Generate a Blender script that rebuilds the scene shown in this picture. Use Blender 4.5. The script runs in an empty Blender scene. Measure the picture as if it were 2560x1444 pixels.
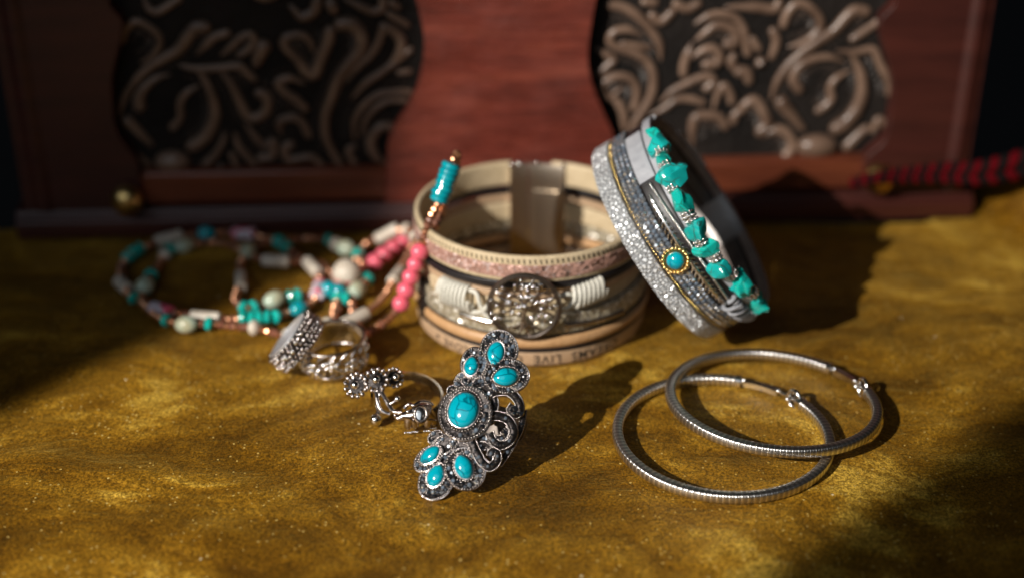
import bpy, bmesh, math, random
from mathutils import Vector as V, Matrix as M
random.seed(7)
S = 0.01                                   # all lengths below are centimetres
scene = bpy.context.scene
COL = scene.collection
R = math.radians
# ------------------------------------------------------------------ camera
FPX, TH, HC = 3555.0, R(28.0), 18.3        # focal length in photo pixels, downward pitch, height of the lens
cam = bpy.data.cameras.new('Camera')
cam.sensor_width = 36.0
cam.lens = FPX / 2560.0 * 36.0
cam.clip_start, cam.clip_end = 0.005, 20.0
cam.dof.use_dof = True
cam.dof.focus_distance = 31.6 * S
cam.dof.aperture_fstop = 5.4
cam.dof.aperture_blades = 0
co = bpy.data.objects.new('Camera', cam)
COL.objects.link(co)
co.location = (0, 0, HC * S)
co.rotation_euler = (math.pi / 2 - TH, 0, 0)
scene.camera = co
# ------------------------------------------------------------------ world, lamps, exposure
w = bpy.data.worlds.new('World')
scene.world = w
w.use_nodes = True
bg = w.node_tree.nodes['Background']
bg.inputs['Color'].default_value = (0.75, 0.85, 1.0, 1)
bg.inputs['Strength'].default_value = 0.0022
# low hard window light: a narrow upright beam from the front left
AIM = V((1.7, 31.0, 2.0))
LDIR = V((0.615, 0.62, -0.50)).normalized()
sp = bpy.data.lights.new('window_beam', 'SPOT')
sp.energy = 105.0
sp.color = (1.0, 0.935, 0.85)
sp.spot_size = R(40)
sp.spot_blend = 0.20
sp.shadow_soft_size = 0.55 * S
so = bpy.data.objects.new('window_beam', sp)
COL.objects.link(so)
so.location = (AIM - LDIR * 130.0) * S
so.rotation_euler = LDIR.to_track_quat('-Z', 'Y').to_euler()
so.scale = (0.19, 1.0, 1.0)
# the room's dim bounce from above
ar = bpy.data.lights.new('room_bounce', 'AREA')
ar.shape = 'RECTANGLE'
ar.size, ar.size_y = 0.9, 0.6
ar.energy = 1.5
ar.color = (0.80, 0.90, 1.0)
ao = bpy.data.objects.new('room_bounce', ar)
COL.objects.link(ao)
ao.location = (-0.36, -0.42, 0.55)
ao.rotation_euler = (V((0.02, 0.31, 0.0)) - V(ao.location)).to_track_quat('-Z', 'Y').to_euler()
vs = scene.view_settings
vs.view_transform, vs.look, vs.exposure, vs.gamma = 'Standard', 'None', 0.0, 1.0
scene.render.engine = 'CYCLES'

# ------------------------------------------------------------------ photo pixel -> place
def ray(px, py):
    x, y = (px - 1280) / FPX, -(py - 722) / FPX
    return V((x, math.cos(TH) + y * math.sin(TH), -math.sin(TH) + y * math.cos(TH)))
EYE = V((0, 0, HC))
def at(px, py, z=0.0):
    d = ray(px, py); return EYE + d * ((z - HC) / d.z)
def aty(px, py, y):
    d = ray(px, py); return EYE + d * (y / d.y)
def hit(px, py, o, n):
    d = ray(px, py); return EYE + d * ((o - EYE).dot(n) / d.dot(n))

# ------------------------------------------------------------------ materials
def mat(name, color, rough=0.5, metal=0.0, **kw):
    m = bpy.data.materials.new(name); m.use_nodes = True
    b = m.node_tree.nodes['Principled BSDF']
    b.inputs['Base Color'].default_value = (*color, 1)
    b.inputs['Roughness'].default_value = rough
    b.inputs['Metallic'].default_value = metal
    for k, v in kw.items():
        b.inputs[k.replace('_', ' ')].default_value = v
    return m
def nd(m, t, **kw):
    n = m.node_tree.nodes.new(t)
    for k, v in kw.items():
        if k in n.inputs: n.inputs[k].default_value = v
        else: setattr(n, k, v)
    return n
def lk(m, a, b): m.node_tree.links.new(a, b)
def bsdf(m): return m.node_tree.nodes['Principled BSDF']
def coords(m, scale=(1, 1, 1), kind='Object'):
    t = nd(m, 'ShaderNodeTexCoord'); mp = nd(m, 'ShaderNodeMapping')
    mp.inputs['Scale'].default_value = scale
    lk(m, t.outputs[kind], mp.inputs['Vector']); return mp.outputs['Vector']
def noise(m, vec, scale, detail=3.0, rough=0.55):
    n = nd(m, 'ShaderNodeTexNoise'); n.inputs['Scale'].default_value = scale
    n.inputs['Detail'].default_value = detail; n.inputs['Roughness'].default_value = rough
    lk(m, vec, n.inputs['Vector']); return n.outputs['Fac']
def ramp(m, fac, stops):
    r = nd(m, 'ShaderNodeValToRGB'); el = r.color_ramp.elements
    while len(el) < len(stops): el.new(0.5)
    for e, (p, c) in zip(el, stops):
        e.position = p; e.color = (*c, 1) if len(c) == 3 else c
    lk(m, fac, r.inputs['Fac']); return r.outputs['Color']
def bump(m, h, dist, strength=1.0, chain=None):
    b = nd(m, 'ShaderNodeBump'); b.inputs['Distance'].default_value = dist
    b.inputs['Strength'].default_value = strength
    lk(m, h, b.inputs['Height'])
    if chain: lk(m, chain, b.inputs['Normal'])
    return b.outputs['Normal']
def mixc(m, fac, a, b, mode='MIX'):
    n = nd(m, 'ShaderNodeMix', data_type='RGBA', blend_type=mode)
    if isinstance(fac, float): n.inputs[0].default_value = fac
    else: lk(m, fac, n.inputs[0])
    for i, c in ((6, a), (7, b)):
        if isinstance(c, tuple): n.inputs[i].default_value = (*c, 1)
        else: lk(m, c, n.inputs[i])
    return n.outputs[2]
def mth(m, op, a, b=0.0):
    n = nd(m, 'ShaderNodeMath', operation=op)
    for i, c in ((0, a), (1, b)):
        if isinstance(c, (int, float)): n.inputs[i].default_value = c
        else: lk(m, c, n.inputs[i])
    return n.outputs[0]

MT = {}
# golden velvet: sheen of the brushed nap painted as lighter and darker patches, short pile
m = MT['velvet'] = mat('golden_velvet', (0.2, 0.1, 0.01), 0.5)
c = coords(m)
warp = nd(m, 'ShaderNodeTexNoise'); warp.inputs['Scale'].default_value = 14; warp.inputs['Detail'].default_value = 2; lk(m, c, warp.inputs['Vector'])
wv = nd(m, 'ShaderNodeVectorMath', operation='MULTIPLY_ADD'); lk(m, warp.outputs['Color'], wv.inputs[0]); wv.inputs[1].default_value = (0.05, 0.05, 0.05); lk(m, c, wv.inputs[2])
sq = nd(m, 'ShaderNodeMapping'); sq.inputs['Scale'].default_value = (0.75, 1.35, 1.0); sq.inputs['Rotation'].default_value = (0, 0, R(12)); lk(m, wv.outputs[0], sq.inputs['Vector'])
n1 = noise(m, sq.outputs['Vector'], 30, 5, 0.62); n2 = noise(m, sq.outputs['Vector'], 110, 4, 0.65); n3 = noise(m, c, 1500, 3, 0.7); n4 = noise(m, c, 4200, 2, 0.6)
nap = mth(m, 'ADD', mth(m, 'MULTIPLY', n1, 0.66), mth(m, 'MULTIPLY', n2, 0.34))
col = ramp(m, nap, [(0.39, (0.080, 0.031, 0.0015)), (0.48, (0.170, 0.074, 0.0035)), (0.555, (0.275, 0.134, 0.009)), (0.63, (0.50, 0.300, 0.040))])
fib = ramp(m, mth(m, 'ADD', mth(m, 'MULTIPLY', n3, .6), mth(m, 'MULTIPLY', n4, .4)), [(0.41, (0.34, 0.32, 0.28)), (0.50, (0.95, 0.95, 0.95)), (0.59, (1.9, 1.95, 2.1))])
colf = mixc(m, 1.0, col, fib, 'MULTIPLY')
# dust specks, and glints of fibre tips painted in as brighter flecks
vo = nd(m, 'ShaderNodeTexVoronoi'); vo.inputs['Scale'].default_value = 1150; lk(m, c, vo.inputs['Vector'])
sep = nd(m, 'ShaderNodeSeparateColor'); lk(m, vo.outputs['Color'], sep.inputs['Color'])
dot = mth(m, 'MULTIPLY', mth(m, 'LESS_THAN', vo.outputs['Distance'], 0.30), mth(m, 'GREATER_THAN', mth(m, 'ADD', sep.outputs[0], mth(m, 'MULTIPLY', mth(m, 'SUBTRACT', n1, 0.5), 0.45)), 0.925))
vo2 = nd(m, 'ShaderNodeTexVoronoi'); vo2.inputs['Scale'].default_value = 420; lk(m, c, vo2.inputs['Vector'])
sep2 = nd(m, 'ShaderNodeSeparateColor'); lk(m, vo2.outputs['Color'], sep2.inputs['Color'])
dot2 = mth(m, 'MULTIPLY', mth(m, 'LESS_THAN', vo2.outputs['Distance'], 0.13), mth(m, 'GREATER_THAN', sep2.outputs[1], 0.994))
fl = mixc(m, dot, colf, (0.62, 0.43, 0.13))
lk(m, mixc(m, dot2, fl, (0.85, 0.72, 0.45)), bsdf(m).inputs['Base Color'])
h1 = bump(m, nap, 0.0042, 0.5)
h2 = bump(m, n3, 0.0005, 0.6, h1)
lk(m, h2, bsdf(m).inputs['Normal'])
bsdf(m).inputs['Metallic'].default_value = 0.12
bsdf(m).inputs['Sheen Weight'].default_value = 0.28
bsdf(m).inputs['Sheen Roughness'].default_value = 0.35
bsdf(m).inputs['Sheen Tint'].default_value = (1.0, 0.66, 0.14, 1)
bsdf(m).inputs['Specular Tint'].default_value = (1.0, 0.8, 0.35, 1)
# mahogany
m = MT['wood'] = mat('red_mahogany', (0.15, 0.03, 0.02), 0.34)
c = coords(m, (6, 6, 60)); g = noise(m, c, 3.0, 6, 0.6)
c2 = coords(m, (40, 40, 500)); g2 = noise(m, c2, 3.0, 4, 0.6)
col = ramp(m, g, [(0.34, (0.050, 0.009, 0.006)), (0.5, (0.125, 0.023, 0.015)), (0.66, (0.225, 0.050, 0.028))])
lk(m, mixc(m, 0.45, col, ramp(m, g2, [(0.35, (0.05, 0.012, 0.008)), (0.6, (0.2, 0.045, 0.03))])), bsdf(m).inputs['Base Color'])
bl = noise(m, coords(m), 55, 5, .65)
lk(m, ramp(m, bl, [(.35, (.22, .22, .22)), (.65, (.48, .48, .48))]), bsdf(m).inputs['Roughness'])
lk(m, bump(m, bl, 0.002, 0.35, bump(m, g2, 0.0004, 0.6)), bsdf(m).inputs['Normal'])
m = MT['wood_rail'] = mat('brown_mahogany', (0.13, 0.035, 0.015), 0.32)
c = coords(m, (6, 60, 60)); g = noise(m, c, 3.0, 6, 0.6)
lk(m, ramp(m, g, [(0.3, (0.075, 0.018, 0.009)), (0.7, (0.19, 0.05, 0.022))]), bsdf(m).inputs['Base Color'])
m = MT['wood_side'] = mat('dark_mahogany', (0.06, 0.015, 0.01), 0.46)
c = coords(m, (6, 6, 40)); g = noise(m, c, 4.0, 6, 0.6)
lk(m, ramp(m, g, [(0.3, (0.028, 0.006, 0.0045)), (0.7, (0.064, 0.014, 0.009))]), bsdf(m).inputs['Base Color'])
m = MT['tooled'] = mat('black_tooled_leather', (0.02, 0.016, 0.014), 0.7, Specular_IOR_Level=0.2)
c = coords(m); g = noise(m, c, 520, 2); g2 = noise(m, c, 40, 3)
lk(m, ramp(m, g2, [(0.35, (0.005, 0.004, 0.0035)), (0.7, (0.016, 0.012, 0.010))]), bsdf(m).inputs['Base Color'])
lk(m, bump(m, g, 0.0008, 0.9), bsdf(m).inputs['Normal'])
m = MT['scroll'] = mat('waxed_bronze_leather', (0.19, 0.125, 0.09), 0.33)
c = coords(m); g = noise(m, c, 130, 4)
lk(m, ramp(m, g, [(0.3, (0.095, 0.056, 0.038)), (0.7, (0.22, 0.140, 0.098))]), bsdf(m).inputs['Base Color'])
lk(m, bump(m, noise(m, c, 420, 3), 0.0004, 0.5), bsdf(m).inputs['Normal'])
MT['hatch'] = mat('dark_bronze_leather', (0.11, 0.075, 0.058), 0.4)
MT['brass'] = mat('aged_brass', (0.62, 0.42, 0.16), 0.3, 1.0)
MT['dark_wood'] = mat('dark_box_side', (0.03, 0.012, 0.009), 0.5)
m = MT['red_cord'] = mat('red_cotton_cord', (0.085, 0.0006, 0.003), 0.9, Specular_IOR_Level=0.1)
lk(m, bump(m, noise(m, coords(m), 700, 2), 0.0006, 0.8), bsdf(m).inputs['Normal'])
MT['black_yarn'] = mat('black_yarn', (0.006, 0.004, 0.004), 0.9, Specular_IOR_Level=0.1)
MT['black_cord'] = mat('black_cord', (0.012, 0.010, 0.011), 0.45)
# metals
m = MT['silver'] = mat('bright_silver', (0.78, 0.76, 0.74), 0.18, 1.0)
lk(m, bump(m, noise(m, coords(m), 420, 3), 0.0002, 0.5), bsdf(m).inputs['Normal'])
m = MT['old_silver'] = mat('antique_silver', (0.50, 0.45, 0.43), 0.26, 1.0)
lk(m, bump(m, noise(m, coords(m), 500, 3), 0.0004, 0.6), bsdf(m).inputs['Normal'])
m = MT['dark_silver'] = mat('oxidised_silver', (0.035, 0.030, 0.029), 0.38, 0.8)
lk(m, bump(m, noise(m, coords(m), 900, 3), 0.0005, 0.8), bsdf(m).inputs['Normal'])
MT['hoop'] = mat('hoop_silver', (0.80, 0.77, 0.73), 0.30, 1.0)
MT['hoop_dark'] = mat('hoop_groove', (0.50, 0.48, 0.46), 0.34, 1.0)
MT['steel'] = mat('clasp_steel', (0.74, 0.64, 0.52), 0.33, 1.0)
MT['clasp_dark'] = mat('gunmetal_clasp', (0.30, 0.28, 0.27), 0.5, 1.0)
MT['sleeve'] = mat('satin_silver', (0.72, 0.72, 0.74), 0.45, 0.8)
MT['shank'] = mat('tarnished_silver', (0.22, 0.19, 0.17), 0.38, 1.0)
MT['gold'] = mat('pale_gold', (0.85, 0.62, 0.26), 0.22, 1.0)
MT['bronze'] = mat('copper_seed_bead', (0.66, 0.33, 0.19), 0.36, 1.0)
MT['bronze_dull'] = mat('brown_seed_bead', (0.22, 0.085, 0.05), 0.4)
# stones
def turquoise(name, a, b, vein, vs_=240.0, vw=0.05):
    m = mat(name, a, 0.13)
    c = coords(m); nz = nd(m, 'ShaderNodeTexNoise'); nz.inputs['Scale'].default_value = 190
    lk(m, c, nz.inputs['Vector'])
    add = nd(m, 'ShaderNodeVectorMath', operation='MULTIPLY_ADD')
    lk(m, nz.outputs['Color'], add.inputs[0]); add.inputs[1].default_value = (0.004, 0.004, 0.004); lk(m, c, add.inputs[2])
    vo = nd(m, 'ShaderNodeTexVoronoi', feature='DISTANCE_TO_EDGE'); vo.inputs['Scale'].default_value = vs_
    lk(m, add.outputs[0], vo.inputs['Vector'])
    body = ramp(m, noise(m, c, 150, 3), [(0.3, a), (0.7, b)])
    f = ramp(m, vo.outputs['Distance'], [(0.0, (1, 1, 1)), (vw, (0, 0, 0))])
    vis = ramp(m, noise(m, c, 230, 2), [(0.36, (0, 0, 0)), (0.50, (0.9, 0.9, 0.9))])
    ff = mixc(m, 1.0, f, vis, 'MULTIPLY')
    lk(m, mixc(m, ff, body, vein), bsdf(m).inputs['Base Color'])
    bsdf(m).inputs['Coat Weight'].default_value = 0.4
    bsdf(m).inputs['Coat Roughness'].default_value = 0.06
    return m
MT['turq'] = turquoise('blue_turquoise', (0.0, 0.29, 0.38), (0.002, 0.37, 0.47), (0.0, 0.075, 0.11))
MT['turq_green'] = turquoise('green_turquoise', (0.003, 0.33, 0.28), (0.012, 0.50, 0.42), (0.02, 0.11, 0.08), 190, 0.03)
MT['turq_chip'] = turquoise('mottled_turquoise', (0.004, 0.27, 0.26), (0.012, 0.46, 0.43), (0.035, 0.075, 0.05), 240, 0.045)
MT['turq_blue'] = turquoise('bright_turquoise', (0.002, 0.26, 0.32), (0.004, 0.35, 0.41), (0.0, 0.16, 0.2), 90, 0.012)
MT['jet'] = mat('black_crystal', (0.010, 0.012, 0.016), 0.06, 0.0, Coat_Weight=1.0)
bsdf(MT['jet']).inputs['Specular IOR Level'].default_value = 1.0
MT['smoke'] = mat('smoky_crystal', (0.13, 0.16, 0.20), 0.08, 0.3, Coat_Weight=1.0)
MT['crystal'] = mat('grey_crystal', (0.66, 0.69, 0.73), 0.10, 0.85, Coat_Weight=1.0)
MT['pink'] = mat('pink_glass', (0.80, 0.13, 0.19), 0.18, Coat_Weight=0.5)
MT['pink_tip'] = mat('coral_paint', (0.72, 0.13, 0.14), 0.35)
m = MT['shell'] = mat('cream_shell', (0.62, 0.55, 0.46), 0.42)
lk(m, ramp(m, noise(m, coords(m), 260, 4), [(0.3, (0.50, 0.42, 0.33)), (0.7, (0.68, 0.62, 0.53))]), bsdf(m).inputs['Base Color'])
m = MT['printed'] = mat('printed_shell', (0.6, 0.5, 0.55), 0.4)
lk(m, ramp(m, noise(m, coords(m), 190, 2), [(0.50, (0.58, 0.50, 0.56)), (0.56, (0.66, 0.10, 0.17))]), bsdf(m).inputs['Base Color'])
m = MT['amazonite'] = mat('pale_amazonite', (0.42, 0.42, 0.30), 0.22)
lk(m, ramp(m, noise(m, coords(m), 170, 3), [(0.35, (0.44, 0.40, 0.25)), (0.65, (0.40, 0.50, 0.40))]), bsdf(m).inputs['Base Color'])
# straps
def leather(name, a, b, rough, sc=300, bd=0.0003, metal=0.0):
    m = mat(name, a, rough, metal); c = coords(m)
    lk(m, ramp(m, noise(m, c, sc, 4), [(0.3, a), (0.7, b)]), bsdf(m).inputs['Base Color'])
    lk(m, bump(m, noise(m, c, sc * 3, 3), bd, 0.7), bsdf(m).inputs['Normal']); return m
MT['cream'] = leather('cream_suede', (0.50, 0.39, 0.24), (0.60, 0.48, 0.31), 0.62)
MT['tan'] = leather('tan_leather', (0.46, 0.26, 0.12), (0.55, 0.33, 0.16), 0.42)
MT['print_tan'] = leather('printed_tan_leather', (0.42, 0.28, 0.17), (0.50, 0.34, 0.21), 0.5)
MT['grey_leather'] = leather('grey_leather', (0.30, 0.31, 0.34), (0.40, 0.41, 0.44), 0.5)
MT['white_cord'] = leather('white_waxed_cord', (0.60, 0.58, 0.50), (0.68, 0.66, 0.58), 0.5)
MT['lining'] = leather('brown_grey_lining', (0.15, 0.125, 0.112), (0.24, 0.20, 0.18), 0.42)
MT['lining_dark'] = leather('dark_strap_back', (0.05, 0.043, 0.04), (0.09, 0.078, 0.07), 0.4)
MT['ink'] = mat('black_print', (0.03, 0.022, 0.018), 0.6)
def glitter(name, base, flake, sc, rough=0.25, metal=0.5):
    m = mat(name, base, rough, metal); c = coords(m)
    vo = nd(m, 'ShaderNodeTexVoronoi'); vo.inputs['Scale'].default_value = sc; lk(m, c, vo.inputs['Vector'])
    sep = nd(m, 'ShaderNodeSeparateColor'); lk(m, vo.outputs['Color'], sep.inputs['Color'])
    lk(m, ramp(m, sep.outputs[0], [(0.0, base), (0.75, base), (0.95, flake)]), bsdf(m).inputs['Base Color'])
    # every flake lies at its own tilt
    geo = nd(m, 'ShaderNodeNewGeometry')
    sub = nd(m, 'ShaderNodeVectorMath', operation='SUBTRACT'); lk(m, vo.outputs['Color'], sub.inputs[0]); sub.inputs[1].default_value = (0.5, 0.5, 0.5)
    ma = nd(m, 'ShaderNodeVectorMath', operation='MULTIPLY_ADD'); lk(m, sub.outputs[0], ma.inputs[0])
    ma.inputs[1].default_value = (0.9, 0.9, 0.9); lk(m, geo.outputs['Normal'], ma.inputs[2])
    nn = nd(m, 'ShaderNodeVectorMath', operation='NORMALIZE'); lk(m, ma.outputs[0], nn.inputs[0])
    lk(m, nn.outputs[0], bsdf(m).inputs['Normal']); return m
MT['pink_glitter'] = glitter('pink_glitter_leather', (0.42, 0.24, 0.19), (0.8, 0.6, 0.55), 1500, 0.45, 0.15)
MT['beige_glitter'] = glitter('beige_glitter_leather', (0.38, 0.33, 0.23), (0.9, 0.85, 0.75), 1500, 0.35, 0.25)
m = MT['snake'] = mat('silver_snake_leather', (0.62, 0.66, 0.70), 0.34, 0.35)
c = coords(m); vo = nd(m, 'ShaderNodeTexVoronoi', feature='DISTANCE_TO_EDGE'); vo.inputs['Scale'].default_value = 1050; lk(m, c, vo.inputs['Vector'])
hh = ramp(m, vo.outputs['Distance'], [(0.0, (0, 0, 0)), (0.25, (1, 1, 1))])
lk(m, ramp(m, vo.outputs['Distance'], [(0.0, (0.26, 0.27, 0.30)), (0.14, (0.93, 0.96, 0.98))]), bsdf(m).inputs['Base Color'])
lk(m, bump(m, hh, 0.0006, 0.9, bump(m, noise(m, c, 260, 2), 0.0012, 0.8)), bsdf(m).inputs['Normal'])

# ------------------------------------------------------------------ mesh building
class MB:
    def __init__(s): s.v = []; s.f = []; s.mi = []
    def add(s, vs, fs, mi=0):
        o = len(s.v); s.v += [V(p) for p in vs]; s.f += [[i + o for i in f] for f in fs]; s.mi += [mi] * len(fs); return s
    def sphere(s, c, r, ax=None, nu=12, nv=8, mi=0):
        c = V(c); ax = ax or (V((1, 0, 0)), V((0, 1, 0)), V((0, 0, 1)))
        rr = r if hasattr(r, '__len__') else (r, r, r)
        vs = [c - ax[2] * rr[2]]; fs = []
        for j in range(1, nv):
            a = -math.pi / 2 + math.pi * j / nv
            for i in range(nu):
                b = 2 * math.pi * i / nu
                vs.append(c + ax[0] * (rr[0] * math.cos(a) * math.cos(b)) + ax[1] * (rr[1] * math.cos(a) * math.sin(b)) + ax[2] * (rr[2] * math.sin(a)))
        vs.append(c + ax[2] * rr[2]); L = len(vs) - 1
        for i in range(nu):
            k = (i + 1) % nu
            fs.append([0, 1 + k, 1 + i]); fs.append([L, L - nu + i, L - nu + k])
            for j in range(nv - 2): a = 1 + j * nu; fs.append([a + i, a + k, a + nu + k, a + nu + i])
        return s.add(vs, fs, mi)
    def tube(s, pts, r, n=8, closed=False, up=None, flat=1.0, mi=0, cap=True):
        """sweep a round (or flattened along up) section along pts"""
        pts = [V(p) for p in pts]; K = len(pts)
        rs = r if hasattr(r, '__len__') else [r] * K
        vs = []; fs = []; prev = None
        for i, p in enumerate(pts):
            a = pts[(i - 1) % K] if (closed or i > 0) else p
            b = pts[(i + 1) % K] if (closed or i < K - 1) else p
            t = (b - a).normalized()
            if up is not None: nn = up if not callable(up) else up(i)
            else: nn = prev if prev is not None else (V((0, 0, 1)) if abs(t.z) < .9 else V((1, 0, 0)))
            nn = nn - t * nn.dot(t)
            nn = nn.normalized() if nn.length > 1e-9 else t.orthogonal().normalized()
            prev = nn; bb = t.cross(nn)
            for k in range(n):
                an = 2 * math.pi * k / n
                vs.append(p + nn * (rs[i] * flat * math.cos(an)) + bb * (rs[i] * math.sin(an)))
        for i in range(K if closed else K - 1):
            j = (i + 1) % K
            for k in range(n):
                l = (k + 1) % n
                fs.append([i * n + k, i * n + l, j * n + l, j * n + k])
        if cap and not closed:
            fs.append(list(range(n))[::-1]); fs.append([(K - 1) * n + k for k in range(n)])
        return s.add(vs, fs, mi)
    def box(s, o, ax, lo, hi, mi=0):
        vs = [o + ax[0] * x + ax[1] * y + ax[2] * z for z in (lo[2], hi[2]) for y in (lo[1], hi[1]) for x in (lo[0], hi[0])]
        return s.add(vs, [[0, 2, 3, 1], [4, 5, 7, 6], [0, 1, 5, 4], [2, 6, 7, 3], [0, 4, 6, 2], [1, 3, 7, 5]], mi)
    def lathe(s, o, ax, prof, n=24, mi=0):
        """prof: list of (radius, height) about ax[2]"""
        vs = []; fs = []
        for r_, h_ in prof:
            for k in range(n):
                a = 2 * math.pi * k / n
                vs.append(o + ax[0] * (r_ * math.cos(a)) + ax[1] * (r_ * math.sin(a)) + ax[2] * h_)
        for i in range(len(prof) - 1):
            for k in range(n):
                l = (k + 1) % n; fs.append([i * n + k, i * n + l, (i + 1) * n + l, (i + 1) * n + k])
        fs.append(list(range(n))[::-1]); fs.append([(len(prof) - 1) * n + k for k in range(n)])
        return s.add(vs, fs, mi)
    def prism(s, poly, n, t, mi=0):
        """poly: 3D outline, extruded by n*t"""
        K = len(poly); vs = [V(p) for p in poly] + [V(p) + n * t for p in poly]
        fs = [list(range(K))[::-1], [K + i for i in range(K)]]
        for i in range(K): j = (i + 1) % K; fs.append([i, j, K + j, K + i])
        return s.add(vs, fs, mi)
    def sweep(s, prof, closed=False, mi=0):
        """prof: list of section loops (each a list of points, same count)"""
        n = len(prof[0]); K = len(prof); vs = [p for lp in prof for p in lp]; fs = []
        for i in range(K if closed else K - 1):
            j = (i + 1) % K
            for k in range(n):
                l = (k + 1) % n; fs.append([i * n + k, i * n + l, j * n + l, j * n + k])
        if not closed:
            fs.append(list(range(n))[::-1]); fs.append([(K - 1) * n + k for k in range(n)])
        return s.add(vs, fs, mi)

def obj(name, mb, mats, parent=None, smooth=40, bev=0.0, label=None, kind=None, fix=True):
    o0 = V((0, 0, 0))
    p = parent
    while p is not None: o0 += V(p.location); p = p.parent
    me = bpy.data.meshes.new(name)
    me.from_pydata([(p * S) - o0 for p in mb.v], [], mb.f)
    if fix:
        b = bmesh.new(); b.from_mesh(me); bmesh.ops.recalc_face_normals(b, faces=b.faces); b.to_mesh(me); b.free()
    for x in (mats if isinstance(mats, (list, tuple)) else [mats]): me.materials.append(MT[x] if isinstance(x, str) else x)
    if len(me.materials) > 1 and len(me.polygons) == len(mb.mi): me.polygons.foreach_set('material_index', mb.mi)
    if smooth:
        me.polygons.foreach_set('use_smooth', [True] * len(me.polygons))
        me.set_sharp_from_angle(angle=R(smooth))
    o = bpy.data.objects.new(name, me); COL.objects.link(o)
    o.parent = parent
    if bev:
        md = o.modifiers.new('bevel', 'BEVEL'); md.width = bev * S; md.segments = 2; md.limit_method = 'ANGLE'; md.angle_limit = R(35)
    if label: o['label'] = label
    if kind: o['kind'] = kind
    return o
def thing(name, label, cat, loc, group=None):
    e = bpy.data.objects.new(name, None); COL.objects.link(e)
    e.location = V(loc) * S; e.empty_display_size = 0.005
    e['label'] = label; e['category'] = cat
    if group: e['group'] = group
    return e
SHARED = {}
def inst(key, name, loc, rot, parent, scale=(1, 1, 1), mats=None):
    """one more object that shares the mesh stored under key"""
    o = bpy.data.objects.new(name, SHARED[key]); COL.objects.link(o)
    o0 = V((0, 0, 0)); p = parent
    while p is not None: o0 += V(p.location); p = p.parent
    o.parent = parent; o.location = V(loc) * S - o0
    o.rotation_mode = 'QUATERNION'; o.rotation_quaternion = rot
    o.scale = scale
    if mats: o.material_slots[0].link = 'OBJECT'; o.material_slots[0].material = MT[mats]
    return o
def share(key, mb, mats, smooth=40):
    me = bpy.data.meshes.new(key); me.from_pydata([p * S for p in mb.v], [], mb.f)
    b = bmesh.new(); b.from_mesh(me); bmesh.ops.recalc_face_normals(b, faces=b.faces); b.to_mesh(me); b.free()
    for x in (mats if isinstance(mats, (list, tuple)) else [mats]): me.materials.append(MT[x])
    if len(me.materials) > 1: me.polygons.foreach_set('material_index', mb.mi)
    if smooth: me.polygons.foreach_set('use_smooth', [True] * len(me.polygons)); me.set_sharp_from_angle(angle=R(smooth))
    SHARED[key] = me
def basis(z, x=None):
    z = V(z).normalized(); x = V(x) if x is not None else z.orthogonal()
    x = (x - z * x.dot(z)).normalized(); return (x, z.cross(x), z)
def quat(ax): return M((ax[0], ax[1], ax[2])).transposed().to_quaternion()
def cr(pts, n=6, closed=False):
    """Catmull-Rom through pts (any dimension tuples)"""
    P = [V(p) for p in pts]; K = len(P); out = []
    for i in range(K if closed else K - 1):
        g = lambda j: P[j % K] if closed else P[min(max(j, 0), K - 1)]
        a, b, c_, d = g(i - 1), g(i), g(i + 1), g(i + 2)
        for k in range(n):
            t = k / n
            out.append(0.5 * ((2 * b) + (c_ - a) * t + (2 * a - 5 * b + 4 * c_ - d) * t * t + (3 * b - a - 3 * c_ + d) * t ** 3))
    if not closed: out.append(P[-1])
    return out
Z = V((0, 0, 1))

# ================================================================== the velvet cloth
from mathutils import noise as mn
def sstep(a, b, x):
    t = min(max((x - a) / (b - a), 0), 1); return t * t * (3 - 2 * t)
def seg_dist(p, a, b):
    ab = b - a; t = min(max((p - a).dot(ab) / ab.dot(ab), 0), 1); return (p - a - ab * t).length, t
CREASES = [(at(-100, 1120), at(620, 1215), 0.10, 0.55), (at(380, 1300), at(620, 1370), 0.09, 0.6), (at(1700, 1400), at(2000, 1330), 0.05, 0.6), (at(900, 1330), at(1250, 1290), 0.05, 0.45)]
def cloth_z(x, y):
    z = 0.10 * (mn.noise(V((x * 0.28, y * 0.34, 1.7))) - 0.55) + 0.035 * (mn.noise(V((x * 0.9, y * 1.1, 5.0))) - 0.5)
    z = min(z, 0.0)
    p = V((x, y, 0))
    for a, b, h, wd in CREASES:
        d, t = seg_dist(p, a, b)
        if d < 3 * wd: z += h * math.exp(-(d / wd) ** 2) * math.sin(math.pi * min(max(t, 0.12), 0.88))
    # the cloth is bunched up beyond the right end of the box
    f = sstep(13.7, 17.0, x) * math.exp(-((y - 39.6) / 1.7) ** 2)
    z += f * (1.9 + 0.5 * math.sin(x * 2.1 + y * 0.8))
    g = sstep(15.3, 17.0, x) * math.exp(-((y - 37.2) / 0.55) ** 2)
    z += 0.5 * g
    # added drop behind the box front, so black shows instead of shaded cloth
    e = 38.9 + 3.4 * sstep(12.5, 14.0, x) - .5 * sstep(-13.5, -15, x)
    if y > e: z -= 3.2 * (y - e)
    return z
mb = MB(); NX, NY = 330, 250; X0, X1, Y0, Y1 = -30.0, 30.0, 10.0, 43.5
for j in range(NY + 1):
    for i in range(NX + 1):
        x = X0 + (X1 - X0) * i / NX; y = Y0 + (Y1 - Y0) * j / NY
        mb.v.append(V((x, y, cloth_z(x, y))))
for j in range(NY):
    for i in range(NX):
        a = j * (NX + 1) + i; mb.f.append([a, a + 1, a + NX + 2, a + NX + 1])
cloth = obj('velvet_cloth', mb, 'velvet', smooth=180, fix=False, kind='structure')
cloth['label'] = 'golden brown velvet cloth spread under the jewellery'

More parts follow.
